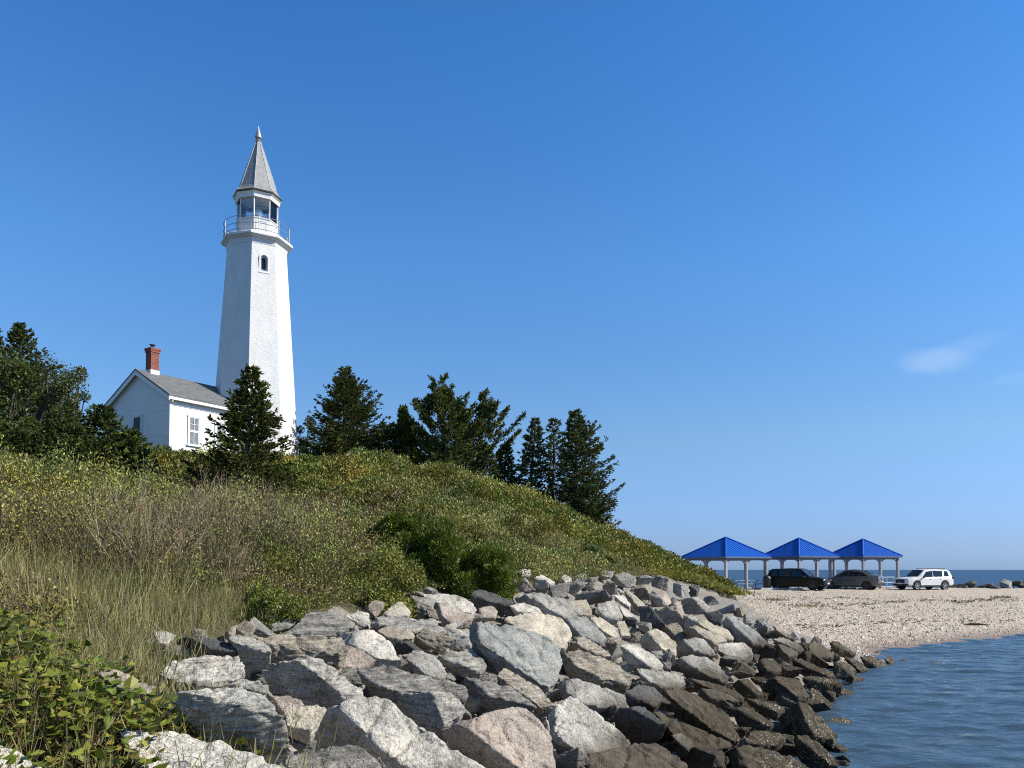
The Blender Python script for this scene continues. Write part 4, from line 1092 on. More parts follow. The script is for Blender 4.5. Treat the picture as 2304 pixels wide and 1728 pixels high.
for i in range(len(bx_)):
    rng = VR; D_ = math.hypot(bx_[i], by_[i]); px1 = D_ / 800.0
    base = np.array([bx_[i], by_[i], bzv[i]])
    nearw = min(1, edge_d[i] / .8)
    if lfy[i]: typ = 'leafy' if rng.random() < .68 else 'grass'
    elif D_ < 13 and edge_d[i] < 1.2: typ = 'grass'
    elif grs[i]: typ = 'grass' if rng.random() < .9 else ('twig' if rng.random() < .3 else 'shrub')
    elif twig[i]: typ = 'twig' if rng.random() < .22 else 'shrub'
    elif pale[i]: typ = 'grass' if rng.random() < .5 else 'shrub'
    else: typ = 'shrub' if rng.random() < .975 else 'twig'
    if typ in ('shrub', 'twig'):
        r = max(.30, .0140 * D_) * rng.uniform(.7, 1.7); h = rng.uniform(.30, .70) * (.55 + 1.1 * sstep(-.25, .45, mound[i])) * (.45 + .55 * nearw)
        if pale[i]: h *= .6
        if D_ < 26 and mound[i] > .05: r *= 1.3; h *= 1.35
        if bx_[i] > 5 and by_[i] > 36: h *= .55
        if by_[i] > 34 and bx_[i] < -8: h *= .7
        if typ == 'twig' and D_ > 22: typ = 'shrub'
        ll = max(.042, 2.5 * px1)
        n = int(min(560, 3.1 * 2 * PI * r * max(r, h) / (ll * ll * .40)))
        if typ == 'twig': n = int(n * .30)
        d = randdir(n, rng); d[:, 2] = np.abs(d[:, 2])
        lump = 1 + .22 * np.sin(5 * d[:, 0] + i) * np.sin(6 * d[:, 1] + 2 * i)
        rad = (rng.uniform(.45, 1.08, n) * lump)[:, None]
        P = base + d * rad * np.array([r, r, h])
        Dr = unit(d * .6 + rng.normal(0, .55, (n, 3)) + np.array([0, 0, .45])); S = unit(np.cross(Dr, randdir(n, rng)))
        if yel[i]: c0 = np.array([.190, .185, .030])
        elif pale[i]: c0 = np.array([.190, .185, .058])
        elif by_[i] > 31: c0 = np.array([.165, .165, .030])
        else: c0 = np.array([.135, .138, .028])
        c0 = c0 * (1 + .5 * patch2[i]) * np.array([1 + .12 * max(0, patch[i]), 1, 1 - .3 * max(0, patch[i])]) * (1.0 + .5 * sstep(-.3, .4, mound[i]))
        if rng.random() < .06: c0 = c0 * np.array([1.3, 1.0, .95])
        if rng.random() < .2: c0 = c0 * np.array([.55, .75, .7])
        if ppx[i] < 900 and by_[i] < 30 and patch[i] > .0 and rng.random() < .55: c0 = np.array([.165, .125, .055]) * rng.uniform(.7, 1.2)
        c = c0 * rng.uniform(.40, 1.7, (n, 1)) + (rng.random((n, 1)) < .10) * np.array([[.17, .17, .09]])  # scattered leaves painted paler as glints of sunlight
        SH.add(*rhombi(P, Dr, S, ll * rng.uniform(.7, 1.35, n), ll * .5 * rng.uniform(.8, 1.2, n), c, .05))
        m = int(n * (.10 if typ == 'shrub' else 1.0) + 4)
        a = rng.uniform(0, 6.28, m); el = rng.uniform(.6, 1.5, m); q = np.stack([np.cos(a) * np.cos(el), np.sin(a) * np.cos(el), np.sin(el)], 1)
        o = base + np.stack([rng.normal(0, r * .45, m), rng.normal(0, r * .45, m), np.zeros(m)], 1)
        ln = (h * rng.uniform(.6, 1.25 if typ == 'twig' else 1.0, m)); w = np.maximum(.007, .42 * px1) * np.ones(m)
        tc_ = np.array([.23, .18, .115]) if typ == 'twig' else np.array([.10, .085, .06])
        m = max(3, int(m * (.5 if D_ > 16 else 1))); o, q, ln, w = o[:m], q[:m], ln[:m], w[:m]
        TW.add(*rhombi(o, q, unit(np.cross(q, randdir(m, rng))), ln, w, tc_ * rng.uniform(.6, 1.6, (m, 1)), .12, .6))
        if typ == 'twig':                                    # side twigs
            o2 = o + q * ln[:, None] * rng.uniform(.4, .85, (m, 1)); q2 = unit(q + rng.normal(0, .45, (m, 3)))
            TW.add(*rhombi(o2, q2, unit(np.cross(q2, randdir(m, rng))), ln * .45, w * .8, tc_ * rng.uniform(.7, 1.7, (m, 1)), .1, .5))
    elif typ == 'grass':
        r = max(.22, .011 * D_); m = int(70 if D_ < 14 else 60)
        h = (.30 if pale[i] else (.34 if not grs[i] else rng.uniform(.35, .6))) * (.5 + .5 * nearw)
        if lfy[i]: h = .26
        o = base + np.stack([rng.normal(0, r, m), rng.normal(0, r, m), np.zeros(m) - .02], 1)
        q = unit(np.stack([rng.normal(.10, .28, m), rng.normal(0, .28, m), np.ones(m)], 1))
        ln = h * rng.uniform(.5, 1.35, m); w = np.maximum(.0075, .5 * px1) * rng.uniform(.7, 1.3, m)
        k = rng.random((m, 1))
        c = np.where(k < .58, np.array([[.32, .28, .13]]), np.where(k < .85, np.array([[.17, .175, .05]]), np.array([[.32, .29, .16]]))) * rng.uniform(.7, 1.3, (m, 1)) * (1 + .2 * patch[i])
        GR.add(*rhombi(o, q, unit(np.cross(q, randdir(m, rng))), ln, w, c, rng.uniform(-.3, .3), .5))
    else:
        m = int(rng.integers(50, 85)); h = rng.uniform(.16, .42) * (.5 + .5 * nearw); r = .26
        a = rng.uniform(0, 6.28, m); rr = r * np.sqrt(rng.random(m))
        P = base + np.stack([rr * np.cos(a), rr * np.sin(a), h * rng.uniform(.25, 1.1, m) * (1 - .5 * (rr / r) ** 2)], 1)
        el = rng.normal(.15, .35, m); aa = a + rng.normal(0, .8, m)
        Dr = np.stack([np.cos(aa) * np.cos(el), np.sin(aa) * np.cos(el), np.sin(el)], 1); S = unit(np.cross(Dr, np.array([0, 0, 1.]) + rng.normal(0, .25, (m, 3))))
        ln = rng.uniform(.025, .085, m) * (1 if rng.random() < .6 else .7)
        k = rng.random((m, 1))
        c = np.where(k < .5, np.array([[.100, .135, .015]]), np.where(k < .9, np.array([[.185, .200, .027]]), np.where(k < .992, np.array([[.24, .20, .04]]), np.array([[.18, .07, .03]])))) * rng.uniform(.6, 1.3, (m, 1))
        LF.add(*big_leaf(P, Dr, S, ln, ln * rng.uniform(.8, 1.05, m), c))
        st = np.concatenate([P, ]); o = base + rng.normal(0, .04, (m, 3)) * [1, 1, 0]
        dv = P - o; L_ = np.linalg.norm(dv, axis=1); dv = unit(dv)
        TW.add(*rhombi(o, dv, unit(np.cross(dv, randdir(m, rng))), L_, np.full(m, .007), np.array([.10, .07, .035]) * rng.uniform(.6, 1.4, (m, 1)), .03, .5))
# taller rounded bushes that give the cover its lobes
qx, qy = cover_points(60000, 8.5, 60, -0.70, 0.30, 0.6); qx, qy = thin(qx, qy, (0.85, 0.030)); qz = land(qx, qy); qpx, qpy = proj(np.stack([qx, qy, qz], 1))
q_skip = inside(qpx, qpy, np.array(Z_PALE, float)) | inside(qpx, qpy, np.array(Z_GRASS, float)); q_tone = fbm2(qx, qy, 6.0, 2, 51)
for i in range(len(qx)):
    rng = VR; D_ = math.hypot(qx[i], qy[i]); px1 = D_ / 800.0
    if (q_skip[i] and (D_ < 16 or rng.random() < .85)) or rng.random() < .30 or (D_ < 13 and dist_poly(np.array([qx[i]]), np.array([qy[i]]), HP, True)[0] < 1.6): continue
    r = max(.42, .0155 * D_) * rng.uniform(.75, 1.35); h = r * rng.uniform(.95, 1.5)
    if qy[i] > 34 and qx[i] < -8: h *= .45
    if qx[i] > 4 and qy[i] > 36: h *= .5
    ll = max(.045, 2.4 * px1); n = int(min(950, 5.2 * 2 * PI * r * r / (ll * ll * .42)))
    d = randdir(n, rng); d[:, 2] = np.abs(d[:, 2]) ** .8
    lump = 1 + .16 * np.sin(4.3 * d[:, 0] + i) * np.sin(5.1 * d[:, 1] + 2 * i) + .12 * np.sin(7 * d[:, 2] + 3 * d[:, 0] + i)
    P = np.array([qx[i], qy[i], qz[i] + .05]) + d * (rng.uniform(.72, 1.06, n) * lump)[:, None] * np.array([r, r, h])
    Dr = unit(d * .7 + rng.normal(0, .5, (n, 3)) + np.array([0, 0, .35])); S = unit(np.cross(Dr, randdir(n, rng)))
    c0 = np.array([.165, .165, .028] if qy[i] > 31 else [.132, .136, .028]) * (1 + .45 * q_tone[i]) * rng.uniform(.75, 1.2)
    k = rng.random()
    if qpx[i] < 950 and qy[i] < 30 and rng.random() < .3: c0 = np.array([.150, .118, .050]) * rng.uniform(.7, 1.2)
    if k < .18: c0 = c0 * np.array([.6, .8, .7])
    elif k < .36: c0 = c0 * np.array([1.2, 1.0, .9])
    c = c0 * rng.uniform(.40, 1.7, (n, 1)) + (rng.random((n, 1)) < .10) * np.array([[.17, .17, .09]])  # sun glints painted onto some leaves of these bushes too
    SH.add(*rhombi(P, Dr, S, ll * rng.uniform(.7, 1.35, n), ll * .5 * rng.uniform(.8, 1.2, n), c, .05))
tag(SH.build("hillside_shrubs", m_leaf), "low olive green shrubs covering the hillside", "shrubs", kind='stuff')
tag(TW.build("dry_twigs", m_twig), "grey brown bare twigs and stems among the shrubs", "twigs", kind='stuff')
tag(GR.build("dry_grass", m_grass), "long pale dry grass on the slope", "grass", kind='stuff')
tag(LF.build("leafy_ground_plants", m_leaf), "bright green broad leaved plants at the near foot of the slope", "plants", kind='stuff')

# ------------------------------------------------------------------ bushes that stand out
JC = (0.075, 0.100, 0.013)
broadleaf(885, 1255, 19.6, 880, 1155, 160, "dark green feathery juniper bush, the uppermost on the slope above the boulders", 51, col=JC, leaf=.12, nblob=60, per=900, blob=(.10, .24), slim=.2, group="juniper bushes above the boulders", name="juniper_bush", cat="bush", trunk=False, low=.1)
broadleaf(1075, 1340, 18.9, 1070, 1240, 185, "dark green feathery juniper bush sprawling right down to the boulders", 52, col=JC, leaf=.12, nblob=60, per=900, blob=(.10, .24), slim=.2, group="juniper bushes above the boulders", name="juniper_bush", cat="bush", trunk=False, low=.05)
broadleaf(860, 1372, 14.8, 850, 1245, 230, "round olive bush with small glossy leaves beside the top boulders", 53, col=(.13, .135, .028), leaf=.055, nblob=22, per=520, name="glossy_bush", cat="bush", trunk=False, low=.05)
broadleaf(720, 1300, 17.0, 715, 1215, 180, "olive green bush amid the grey twigs at mid slope", 54, col=(.12, .125, .028), leaf=.055, nblob=20, per=420, name="glossy_bush", cat="bush", trunk=False, low=.05)
broadleaf(590, 1405, 11.3, 600, 1335, 200, "low bright green bush just above the banded grey boulder", 55, col=(.105, .125, .022), leaf=.045, nblob=20, per=420, name="low_bush", cat="bush", trunk=False, low=.02)
broadleaf(70, 1290, 12.5, 60, 1165, 300, "yellow green bush at the left edge above the dry grass", 56, col=(.19, .185, .028), leaf=.06, nblob=26, per=420, name="yellow_bush", cat="bush", trunk=False, low=.05)
broadleaf(972, 1300, 18.9, 965, 1178, 190, "dark green feathery juniper bush between the other two juniper bushes", 57, col=JC, leaf=.12, nblob=64, per=900, blob=(.10, .24), slim=.2, group="juniper bushes above the boulders", name="juniper_bush", cat="bush", trunk=False, low=.05)
# hedge before the house
hrng = np.random.default_rng(5); HL_ = Leaves()
p0 = np.array(at(292, 1040, 37.2)); p1 = np.array(at(500, 1040, 38.2))
hb = np.array([p0[0], p0[1], float(land(np.array([p0[0]]), np.array([p0[1]]))[0])])
for k in range(26):
    f = k / 25; c = p0 * (1 - f) + p1 * f; c = c + hrng.normal(0, .12, 3) * [1, 1, 0]
    g = float(land(np.array([c[0]]), np.array([c[1]]))[0]); topz = at(400, 1012 + 4 * hrng.normal(), 37.5)[2]
    n = 1500; d = randdir(n, hrng); d[:, 2] = np.abs(d[:, 2])
    hh = max(.5, topz - g)
    P = np.array([c[0], c[1], g]) + d * hrng.uniform(.6, 1.05, (n, 1)) * np.array([.45, .55, hh])
    Dr = unit(d + hrng.normal(0, .6, (n, 3)) + [0, 0, .4]); S = unit(np.cross(Dr, randdir(n, hrng)))
    col_ = np.array([.075, .088, .018]) * hrng.uniform(.8, 1.2) * hrng.uniform(.6, 1.4, (n, 1))
    HL_.add(*rhombi(P, Dr, S, .085 * hrng.uniform(.7, 1.3, n), .04, col_, .05))
tag(HL_.build("hedge", m_leaf, None, hb), "dense green hedge along the foot of the white house", "hedge").location = tuple(hb)
# ------------------------------------------------------------------ boulders of the sea bank
PAL = dict(W=((0.51, 0.495, 0.46), "pale grey"), G=((0.37, 0.365, 0.345), "grey"), B=((0.285, 0.298, 0.293), "blue grey"), D=((0.095, 0.098, 0.10), "dark grey"),
           T=((0.36, 0.325, 0.27), "tan"), P=((0.385, 0.335, 0.30), "pinkish"), C=((0.475, 0.44, 0.37), "cream"), N=((0.10, 0.084, 0.060), "dark brown"), S=((0.27, 0.265, 0.25), "grey banded"))


def rock_mat(name, banded):
    m, nt, b = new_mat(name)
    oi = nt.nodes.new('ShaderNodeObjectInfo'); tco = nt.nodes.new('ShaderNodeTexCoord').outputs['Object']
    geo = nt.nodes.new('ShaderNodeNewGeometry')
    vr = N(nt, 'ShaderNodeVectorMath', operation='ADD'); rv = N(nt, 'ShaderNodeCombineXYZ'); sc = N(nt, 'ShaderNodeMath', operation='MULTIPLY'); sc.inputs[1].default_value = 37.0
    nt.links.new(oi.outputs['Random'], sc.inputs[0]); nt.links.new(sc.outputs[0], rv.inputs[0]); nt.links.new(sc.outputs[0], rv.inputs[1]); nt.links.new(tco, vr.inputs[0]); nt.links.new(rv.outputs[0], vr.inputs[1])
    P = vr.outputs[0]
    blot = noise_tex(nt, 1.9, 5, 0.62, coord=P); fine = noise_tex(nt, 38, 3, 0.7, coord=P); mid_ = noise_tex(nt, 9, 5, 0.7, coord=P)
    base = oi.outputs['Color']
    c = mix(nt, ramp(nt, blot, [(0.36, 0.75), (0.54, 0.0)]), base, mix(nt, 1.0, base, (0.50, 0.49, 0.48), 'MULTIPLY'))
    c = mix(nt, ramp(nt, blot, [(0.54, 0.0), (0.70, 0.5)]), c, mix(nt, 1.0, base, (1.35, 1.25, 1.12), 'MULTIPLY'))
    if banded:
        st = noise_tex(nt, 5.0, 5, 0.7, coord=P, stretch=(0.35, 0.6, 6.0), rot=(0.35, 0.5, 0.3))
        c = mix(nt, ramp(nt, st, [(0.38, 0.75), (0.50, 0.0)]), c, mix(nt, 1.0, base, (0.36, 0.36, 0.365), 'MULTIPLY'))
        c = mix(nt, ramp(nt, st, [(0.54, 0.0), (0.64, 0.6)]), c, (0.50, 0.485, 0.45))
    else:
        st = noise_tex(nt, 3.0, 5, 0.7, coord=P, stretch=(0.5, 0.8, 3.0), rot=(0.5, 0.3, 0.2))
        c = mix(nt, ramp(nt, st, [(0.34, 0.55), (0.47, 0.0)]), c, mix(nt, 1.0, base, (0.42, 0.42, 0.43), 'MULTIPLY'))
    c = mix(nt, ramp(nt, fine, [(0.36, 0.65), (0.50, 0.0)]), c, mix(nt, 1.0, c, (0.36, 0.35, 0.34), 'MULTIPLY'))
    c = mix(nt, ramp(nt, fine, [(0.54, 0.0), (0.68, 0.55)]), c, mix(nt, 1.0, c, (1.6, 1.58, 1.5), 'MULTIPLY'))
    c = mix(nt, ramp(nt, mid_, [(0.60, 0.0), (0.74, 0.45)]), c, (0.30, 0.20, 0.11))          # rust and lichen
    # tide line: dark weed film low down, barnacles lower still
    sx = N(nt, 'ShaderNodeSeparateXYZ'); nt.links.new(geo.outputs['Position'], sx.inputs[0])
    wob = N(nt, 'ShaderNodeMath', operation='MULTIPLY_ADD'); nt.links.new(noise_tex(nt, 1.1, 4, coord=geo.outputs['Position']), wob.inputs[0]); wob.inputs[1].default_value = -0.9; nt.links.new(sx.outputs[2], wob.inputs[2])
    tide = N(nt, 'ShaderNodeMapRange', interpolation_type='SMOOTHSTEP'); nt.links.new(wob.outputs[0], tide.inputs[0])
    tide.inputs[1].default_value = 0.42; tide.inputs[2].default_value = 0.82; tide.inputs[3].default_value = 0.88; tide.inputs[4].default_value = 0.0
    film = ramp(nt, mid_, [(0.3, (0.014, 0.011, 0.007)), (0.55, (0.056, 0.043, 0.025)), (0.75, (0.125, 0.096, 0.055))])
    c = mix(nt, tide.outputs[0], c, film)
    v = N(nt, 'ShaderNodeTexVoronoi'); v.inputs['Scale'].default_value = 26; nt.links.new(P, v.inputs['Vector'])
    bz_ = N(nt, 'ShaderNodeMapRange', interpolation_type='SMOOTHSTEP'); nt.links.new(wob.outputs[0], bz_.inputs[0])
    bz_.inputs[1].default_value = 0.0; bz_.inputs[2].default_value = 0.2; bz_.inputs[3].default_value = 0.9; bz_.inputs[4].default_value = 0.0
    bmk = N(nt, 'ShaderNodeMath', operation='MULTIPLY'); nt.links.new(bz_.outputs[0], bmk.inputs[0]); nt.links.new(ramp(nt, v.outputs['Distance'], [(0.22, 1.0), (0.34, 0.0)]), bmk.inputs[1])
    bm2 = N(nt, 'ShaderNodeMath', operation='MULTIPLY'); nt.links.new(bmk.outputs[0], bm2.inputs[0]); nt.links.new(ramp(nt, mid_, [(0.44, 0.0), (0.52, 1.0)]), bm2.inputs[1])
    c = mix(nt, bm2.outputs[0], c, (0.46, 0.42, 0.34))
    nt.links.new(c, b.inputs['Base Color'])
    b.inputs['Roughness'].default_value = 0.82; b.inputs['Specular IOR Level'].default_value = 0.3
    hs = N(nt, 'ShaderNodeMath', operation='MULTIPLY_ADD'); nt.links.new(mid_, hs.inputs[0]); hs.inputs[1].default_value = 2.2; nt.links.new(fine, hs.inputs[2])
    hs2 = N(nt, 'ShaderNodeMath', operation='MULTIPLY_ADD'); nt.links.new(st, hs2.inputs[0]); hs2.inputs[1].default_value = 3.5 if banded else 1.5; nt.links.new(hs.outputs[0], hs2.inputs[2])
    bump(nt, b, hs2.outputs[0], 0.85, 0.022)
    return m
m_rock = rock_mat("speckled_granite", False); m_gneiss = rock_mat("banded_gneiss", True)
CROP = dict(A=(200, 1340, 3.687), B=(700, 1380, 3.687), C=(1250, 1380, 3.403), D=(900, 1250, 2.765), E=(1700, 1380, 3.662), F=(600, 1100, 2.765), S=(0, 0, 1.0))
# crop, colour, lit face outline, shaded face points, short name, rest of the label, lit-face normal
R_ = (.42, -.55, .72); U_ = (.25, -.35, .9); V_ = (.55, -.62, .56)
ROCKS = [
 ('A', 'W', [(235,1100),(480,1090),(760,1160),(1130,1220),(1400,1330),(1700,1420),(1760,1520),(500,1540),(300,1250)], [], "broad flat pale boulder with rusty streaks", "lowest of all beside the leafy plants", U_, 0),
 ('A', 'G', [(720,770),(1000,735),(1300,765),(1460,830),(1600,980),(1420,960),(1180,850),(960,800)], [(730,900),(960,1060),(1140,1180),(1420,1230),(1690,1300),(1660,1150)], "big rounded grey boulder with shaded front", "above the leafy plants", U_, 1),
 ('A', 'W', [(690,540),(980,480),(1110,510),(1250,490),(1310,650),(1250,700),(1000,740),(720,720),(560,640)], [], "broad pale boulder with cream ridge", "next to the dry grass", U_, 1),
 ('A', 'D', [(800,330),(960,340),(1110,390),(1260,420),(1230,460),(1010,440)], [(650,400),(700,450),(850,465),(1000,490),(1230,475)], "dark glossy blue black boulder", "lying under the edge of the grass", U_, 0),
 ('A', 'W', [(520,290),(640,290),(730,330),(650,400),(580,400)], [], "small white boulder half in the dry grass", "left of the dark glossy one", U_, 0),
 ('A', 'G', [(1130,340),(1260,320),(1370,350),(1500,400),(1520,470),(1350,430),(1200,390)], [(1260,500),(1340,630),(1430,600),(1515,550)], "light grey boulder with blunt round end", "right of the dark glossy one", U_, 1),
 ('A', 'T', [(1370,350),(1560,320),(1900,330),(2100,350),(2165,410),(2080,480),(1830,400),(1520,400)], [(1530,540),(1720,560),(1830,510),(2080,600)], "long flat tan slab with dark front", "below the banded boulder", U_, 1),
 ('A', 'S', [(1640,310),(1760,200),(1800,140),(1920,120),(2080,145),(2180,200),(2170,270),(2000,330),(1800,320)], [], "humped boulder with fine black and grey bands", "at the edge of the shrubs", R_, 1),
 ('A', 'W', [(1730,530),(1850,500),(1900,510),(2020,580),(2312,840),(2160,870),(2050,740),(1950,640)], [(1420,620),(1500,560),(1620,550),(1540,800),(1800,900),(2010,930),(2080,880)], "sharp wedge boulder with near black left face", "beside the largest pale one", R_, 1),
 ('A', 'B', [(1020,700),(1180,675),(1420,700),(1480,760),(1540,830),(1400,790),(1180,740)], [], "thin blue grey slab", "lying behind the rounded grey one", U_, 1),
 ('A', 'P', [(1500,830),(1640,820),(1760,860),(1800,905),(1660,960),(1600,960)], [], "small pinkish boulder", "under the black face of the sharp wedge", U_, 0),
 ('A', 'C', [(1610,960),(1750,910),(1900,905),(1980,940),(1870,1040),(1850,1110),(1760,1090),(1640,1080)], [(1700,1120),(1840,1180)], "cream boulder with flat top", "between the rounded grey and the largest pale one", U_, 0),
 ('A', 'S', [(1610,1360),(1800,1300),(2000,1260),(2230,1250),(2420,1330),(2560,1530),(1700,1540)], [], "low grey banded boulder at the bottom edge", "left of the largest pale one", U_, 1),
 ('A', 'T', [(60,640),(200,600),(400,690),(560,760),(480,800),(250,770)], [], "sandy boulder sunk among the leafy plants", "left of the broad pale one", U_, 0),
 ('S', 'W', [(-120,1665),(0,1676),(50,1692),(112,1738),(60,1790),(-100,1790)], [], "white boulder in the bottom left corner", "cut off by the edge of the view", U_, 0),
 ('B', 'W', [(240,780),(330,700),(600,700),(830,830),(1010,980),(1080,1060),(1250,1200),(1480,1320),(820,1320),(500,1050),(360,900)], [(200,750),(20,920),(0,1110),(380,1110),(540,1110)], "largest pale grey boulder with a black left face", "at the bottom centre", R_, 0),
 ('B', 'W', [(360,150),(470,130),(540,130),(640,200),(760,390),(560,380),(370,280)], [(200,190),(240,260),(350,300)], "grey boulder with a bright white split face", "right of the long tan slab", R_, 0),
 ('B', 'P', [(250,330),(330,265),(440,310),(550,390),(480,430),(400,460),(240,440)], [], "pinkish brown boulder", "just below the white split face", R_, 0),
 ('B', 'S', [(370,480),(590,420),(830,510),(1060,560),(1190,570),(1300,640),(1290,720),(1150,650),(880,640),(660,640),(600,600)], [(400,520),(620,650),(900,660),(1270,740)], "long dark boulder with layered streaks", "in the middle of the bank", R_, 1),
 ('B', 'G', [(1010,660),(1160,660),(1290,770),(1240,850),(1100,930),(1060,800)], [(680,660),(880,645),(800,790),(1000,960),(1090,940)], "grey boulder split into dark and pale halves", "right of the largest pale one", R_, 1),
 ('B', 'B', [(1380,70),(1480,70),(1740,110),(1960,180),(2070,290),(2085,410),(2060,520),(1990,620),(1930,600),(1850,530),(1650,400),(1400,240)], [(1300,100),(1335,75),(1310,240),(1380,290),(1540,450),(1850,590),(1960,625)], "great smooth blue grey slab", "tilted to the right at the heart of the bank", R_, 0),
 ('B', 'P', [(1380,850),(1560,790),(1790,775),(1900,880),(2000,1010),(2045,1300),(1750,1300),(1560,1030),(1300,960)], [(1040,960),(1180,920),(1200,1060),(1480,1200),(1640,1310)], "large pink boulder with cracked face", "at the bottom right of the largest pale one", R_, 0),
 ('C', 'W', [(0,700),(110,630),(180,650),(330,790),(500,900),(580,990),(520,1050),(400,1040),(200,1090),(0,930)], [(-60,800),(-30,930)], "white boulder speckled with black", "right of the large pink one", R_, 0),
 ('D', 'C', [(690,370),(760,350),(880,350),(1000,380),(1060,440),(1075,500),(1040,570),(980,580),(800,470),(630,390)], [], "rounded cream and orange boulder", "behind the great blue grey slab", R_, 0),
 ('B', 'T', [(1530,500),(1600,435),(1680,480),(1850,580),(2030,750),(1900,770),(1700,640)], [(1560,600),(1780,720),(1900,790)], "narrow tan boulder", "poking out below the great blue grey slab", R_, 1),
 ('B', 'S', [(1250,500),(1440,560),(1660,600),(1880,770),(1800,770),(1600,700),(1450,660)], [(1280,620),(1500,720),(1700,800)], "dark streaked boulder", "under the narrow tan one", R_, 1),
 ('B', 'G', [(770,360),(850,300),(940,310),(1060,380),(1130,500),(1080,550),(960,520),(880,450)], [], "round topped speckled grey boulder", "left of the great blue grey slab", R_, 0),
 ('B', 'G', [(1030,340),(1160,320),(1330,290),(1450,380),(1460,470),(1400,490),(1280,440),(1170,370)], [], "pale green grey boulder with a scooped face", "left of the great blue grey slab", R_, 1),
 ('B', 'T', [(530,130),(640,100),(790,120),(870,170),(860,210),(640,200)], [], "mossy brown boulder with a crest of grass", "above the white split face", U_, 0),
 ('F', 'G', [(690,800),(800,795),(1030,795),(1110,860),(1140,900),(1040,905),(880,850),(700,845)], [(640,850),(760,880)], "flat grey boulder with a straight top edge", "near the shrubs, behind the mossy one", U_, 1),
 ('F', 'C', [(720,770),(800,700),(840,695),(900,760),(890,790),(760,800)], [], "white pyramid shaped boulder", "on top of the bank by the glossy bush", R_, 0),
 ('F', 'W', [(960,650),(1080,645),(1180,660),(1270,700),(1310,750),(1280,780),(1160,730),(1060,690),(980,680)], [], "bright white flat topped boulder", "just below the juniper bush", U_, 0),
 ('F', 'P', [(1060,710),(1180,740),(1300,790),(1240,830),(1160,840),(1100,800)], [(1050,750),(1080,800)], "pink rounded boulder", "under the bright white flat one", R_, 0),
 ('F', 'D', [(1260,650),(1320,615),(1400,640),(1540,700),(1500,720),(1360,690)], [(1270,690),(1320,720),(1480,730)], "dark slate boulder", "below the lower juniper bush", R_, 0),
 ('F', 'G', [(1600,650),(1650,635),(1790,700),(1880,690),(1960,760),(1930,800),(1850,800),(1770,750)], [(1545,680),(1560,710),(1740,770),(1850,810)], "grey boulder with a dark brown left side", "right of the dark slate one", R_, 0),
 ('F', 'T', [(1880,690),(1990,680),(2030,760),(2020,790),(1930,780)], [], "tan blocky boulder", "at the crest beside the dark brown sided one", R_, 0),
 ('F', 'P', [(1310,740),(1400,720),(1440,760),(1430,800),(1340,800)], [], "small rosy boulder", "between the bright white and round cream boulders", R_, 0),
 ('F', 'W', [(1500,720),(1600,705),(1700,740),(1720,770),(1560,765)], [], "flat white boulder", "above the rounded cream and orange one", U_, 0),
 ('F', 'W', [(880,110),(940,95),(1000,120),(1030,150),(960,160),(890,140)], [], "lone pale boulder up on the grassy slope", "above the juniper bushes", R_, 0),
 ('F', 'W', [(1535,515),(1590,495),(1650,500),(1640,540),(1560,545)], [], "pale outcrop boulder", "in the grass above the crest", R_, 0),
 ('F', 'W', [(1670,545),(1710,530),(1800,580),(1760,590),(1690,575)], [], "low pale outcrop slab", "in the grass above the crest of the bank", R_, 0),
 ('D', 'B', [(1090,380),(1160,370),(1210,440),(1290,510),(1250,545),(1120,490),(1040,420)], [(1030,390),(1060,470),(1120,510)], "slate blue boulder with a pitted face", "right of the rounded cream one", R_, 0),
 ('D', 'C', [(1170,380),(1250,380),(1340,440),(1370,510),(1340,520),(1220,440)], [], "speckled cream boulder", "leaning on the slate blue one", R_, 0),
 ('D', 'C', [(1340,410),(1400,400),(1430,480),(1440,500),(1370,500)], [], "small butter coloured boulder", "right of the speckled cream one", R_, 0),
 ('D', 'G', [(1290,280),(1340,265),(1370,350),(1390,380),(1350,400),(1260,370)], [(1210,320),(1250,385),(1330,400)], "upright grey boulder with a shadowed left side", "in the upper bank", V_, 0),
 ('D', 'D', [(1480,310),(1560,310),(1600,360),(1660,430),(1580,435),(1490,400)], [], "charcoal block with a flat triangular face", "in the upper bank", (-.35, -.75, .5), 0),
 ('D', 'T', [(1380,210),(1400,195),(1470,270),(1560,330),(1660,440),(1640,440),(1540,325),(1460,300)], [], "long pale tan ridge of rock", "above the charcoal block", R_, 0),
 ('D', 'W', [(1320,240),(1400,245),(1440,290),(1430,320),(1360,280)], [], "white egg shaped boulder", "left of the long tan ridge", R_, 0),
 ('D', 'W', [(1350,300),(1420,340),(1490,390),(1480,400),(1390,375)], [], "slim black flecked white boulder", "left of the charcoal block", R_, 0),
 ('D', 'C', [(1530,470),(1590,445),(1650,480),(1720,540),(1700,580),(1720,630),(1630,580),(1620,530)], [(1480,520),(1500,560),(1590,600)], "bright cream boulder with an arrow shaped lit face", "below the charcoal block", R_, 0),
 ('D', 'W', [(1360,545),(1460,550),(1560,600),(1640,670),(1640,710),(1590,715),(1540,650)], [(1370,590),(1400,640),(1480,700),(1580,725)], "block boulder with a black front and pale top", "right of the great blue grey slab", R_, 0),
 ('D', 'T', [(1010,590),(1100,580),(1250,620),(1380,690),(1450,760),(1390,790),(1240,750),(1100,690)], [(1010,680),(1080,730),(1240,800),(1420,800)], "long grained tan slab", "touching the right end of the great blue grey slab", R_, 1),
 ('D', 'T', [(1070,500),(1150,500),(1250,560),(1320,620),(1310,640),(1200,600),(1110,560)], [], "brown grained boulder", "above the long grained tan slab", R_, 1),
 ('C', 'C', [(1060,50),(1120,40),(1200,80),(1310,110),(1370,170),(1360,210),(1280,140),(1150,120)], [(1300,190)], "cream slab with a square end", "left of the leaning silver slab", R_, 0),
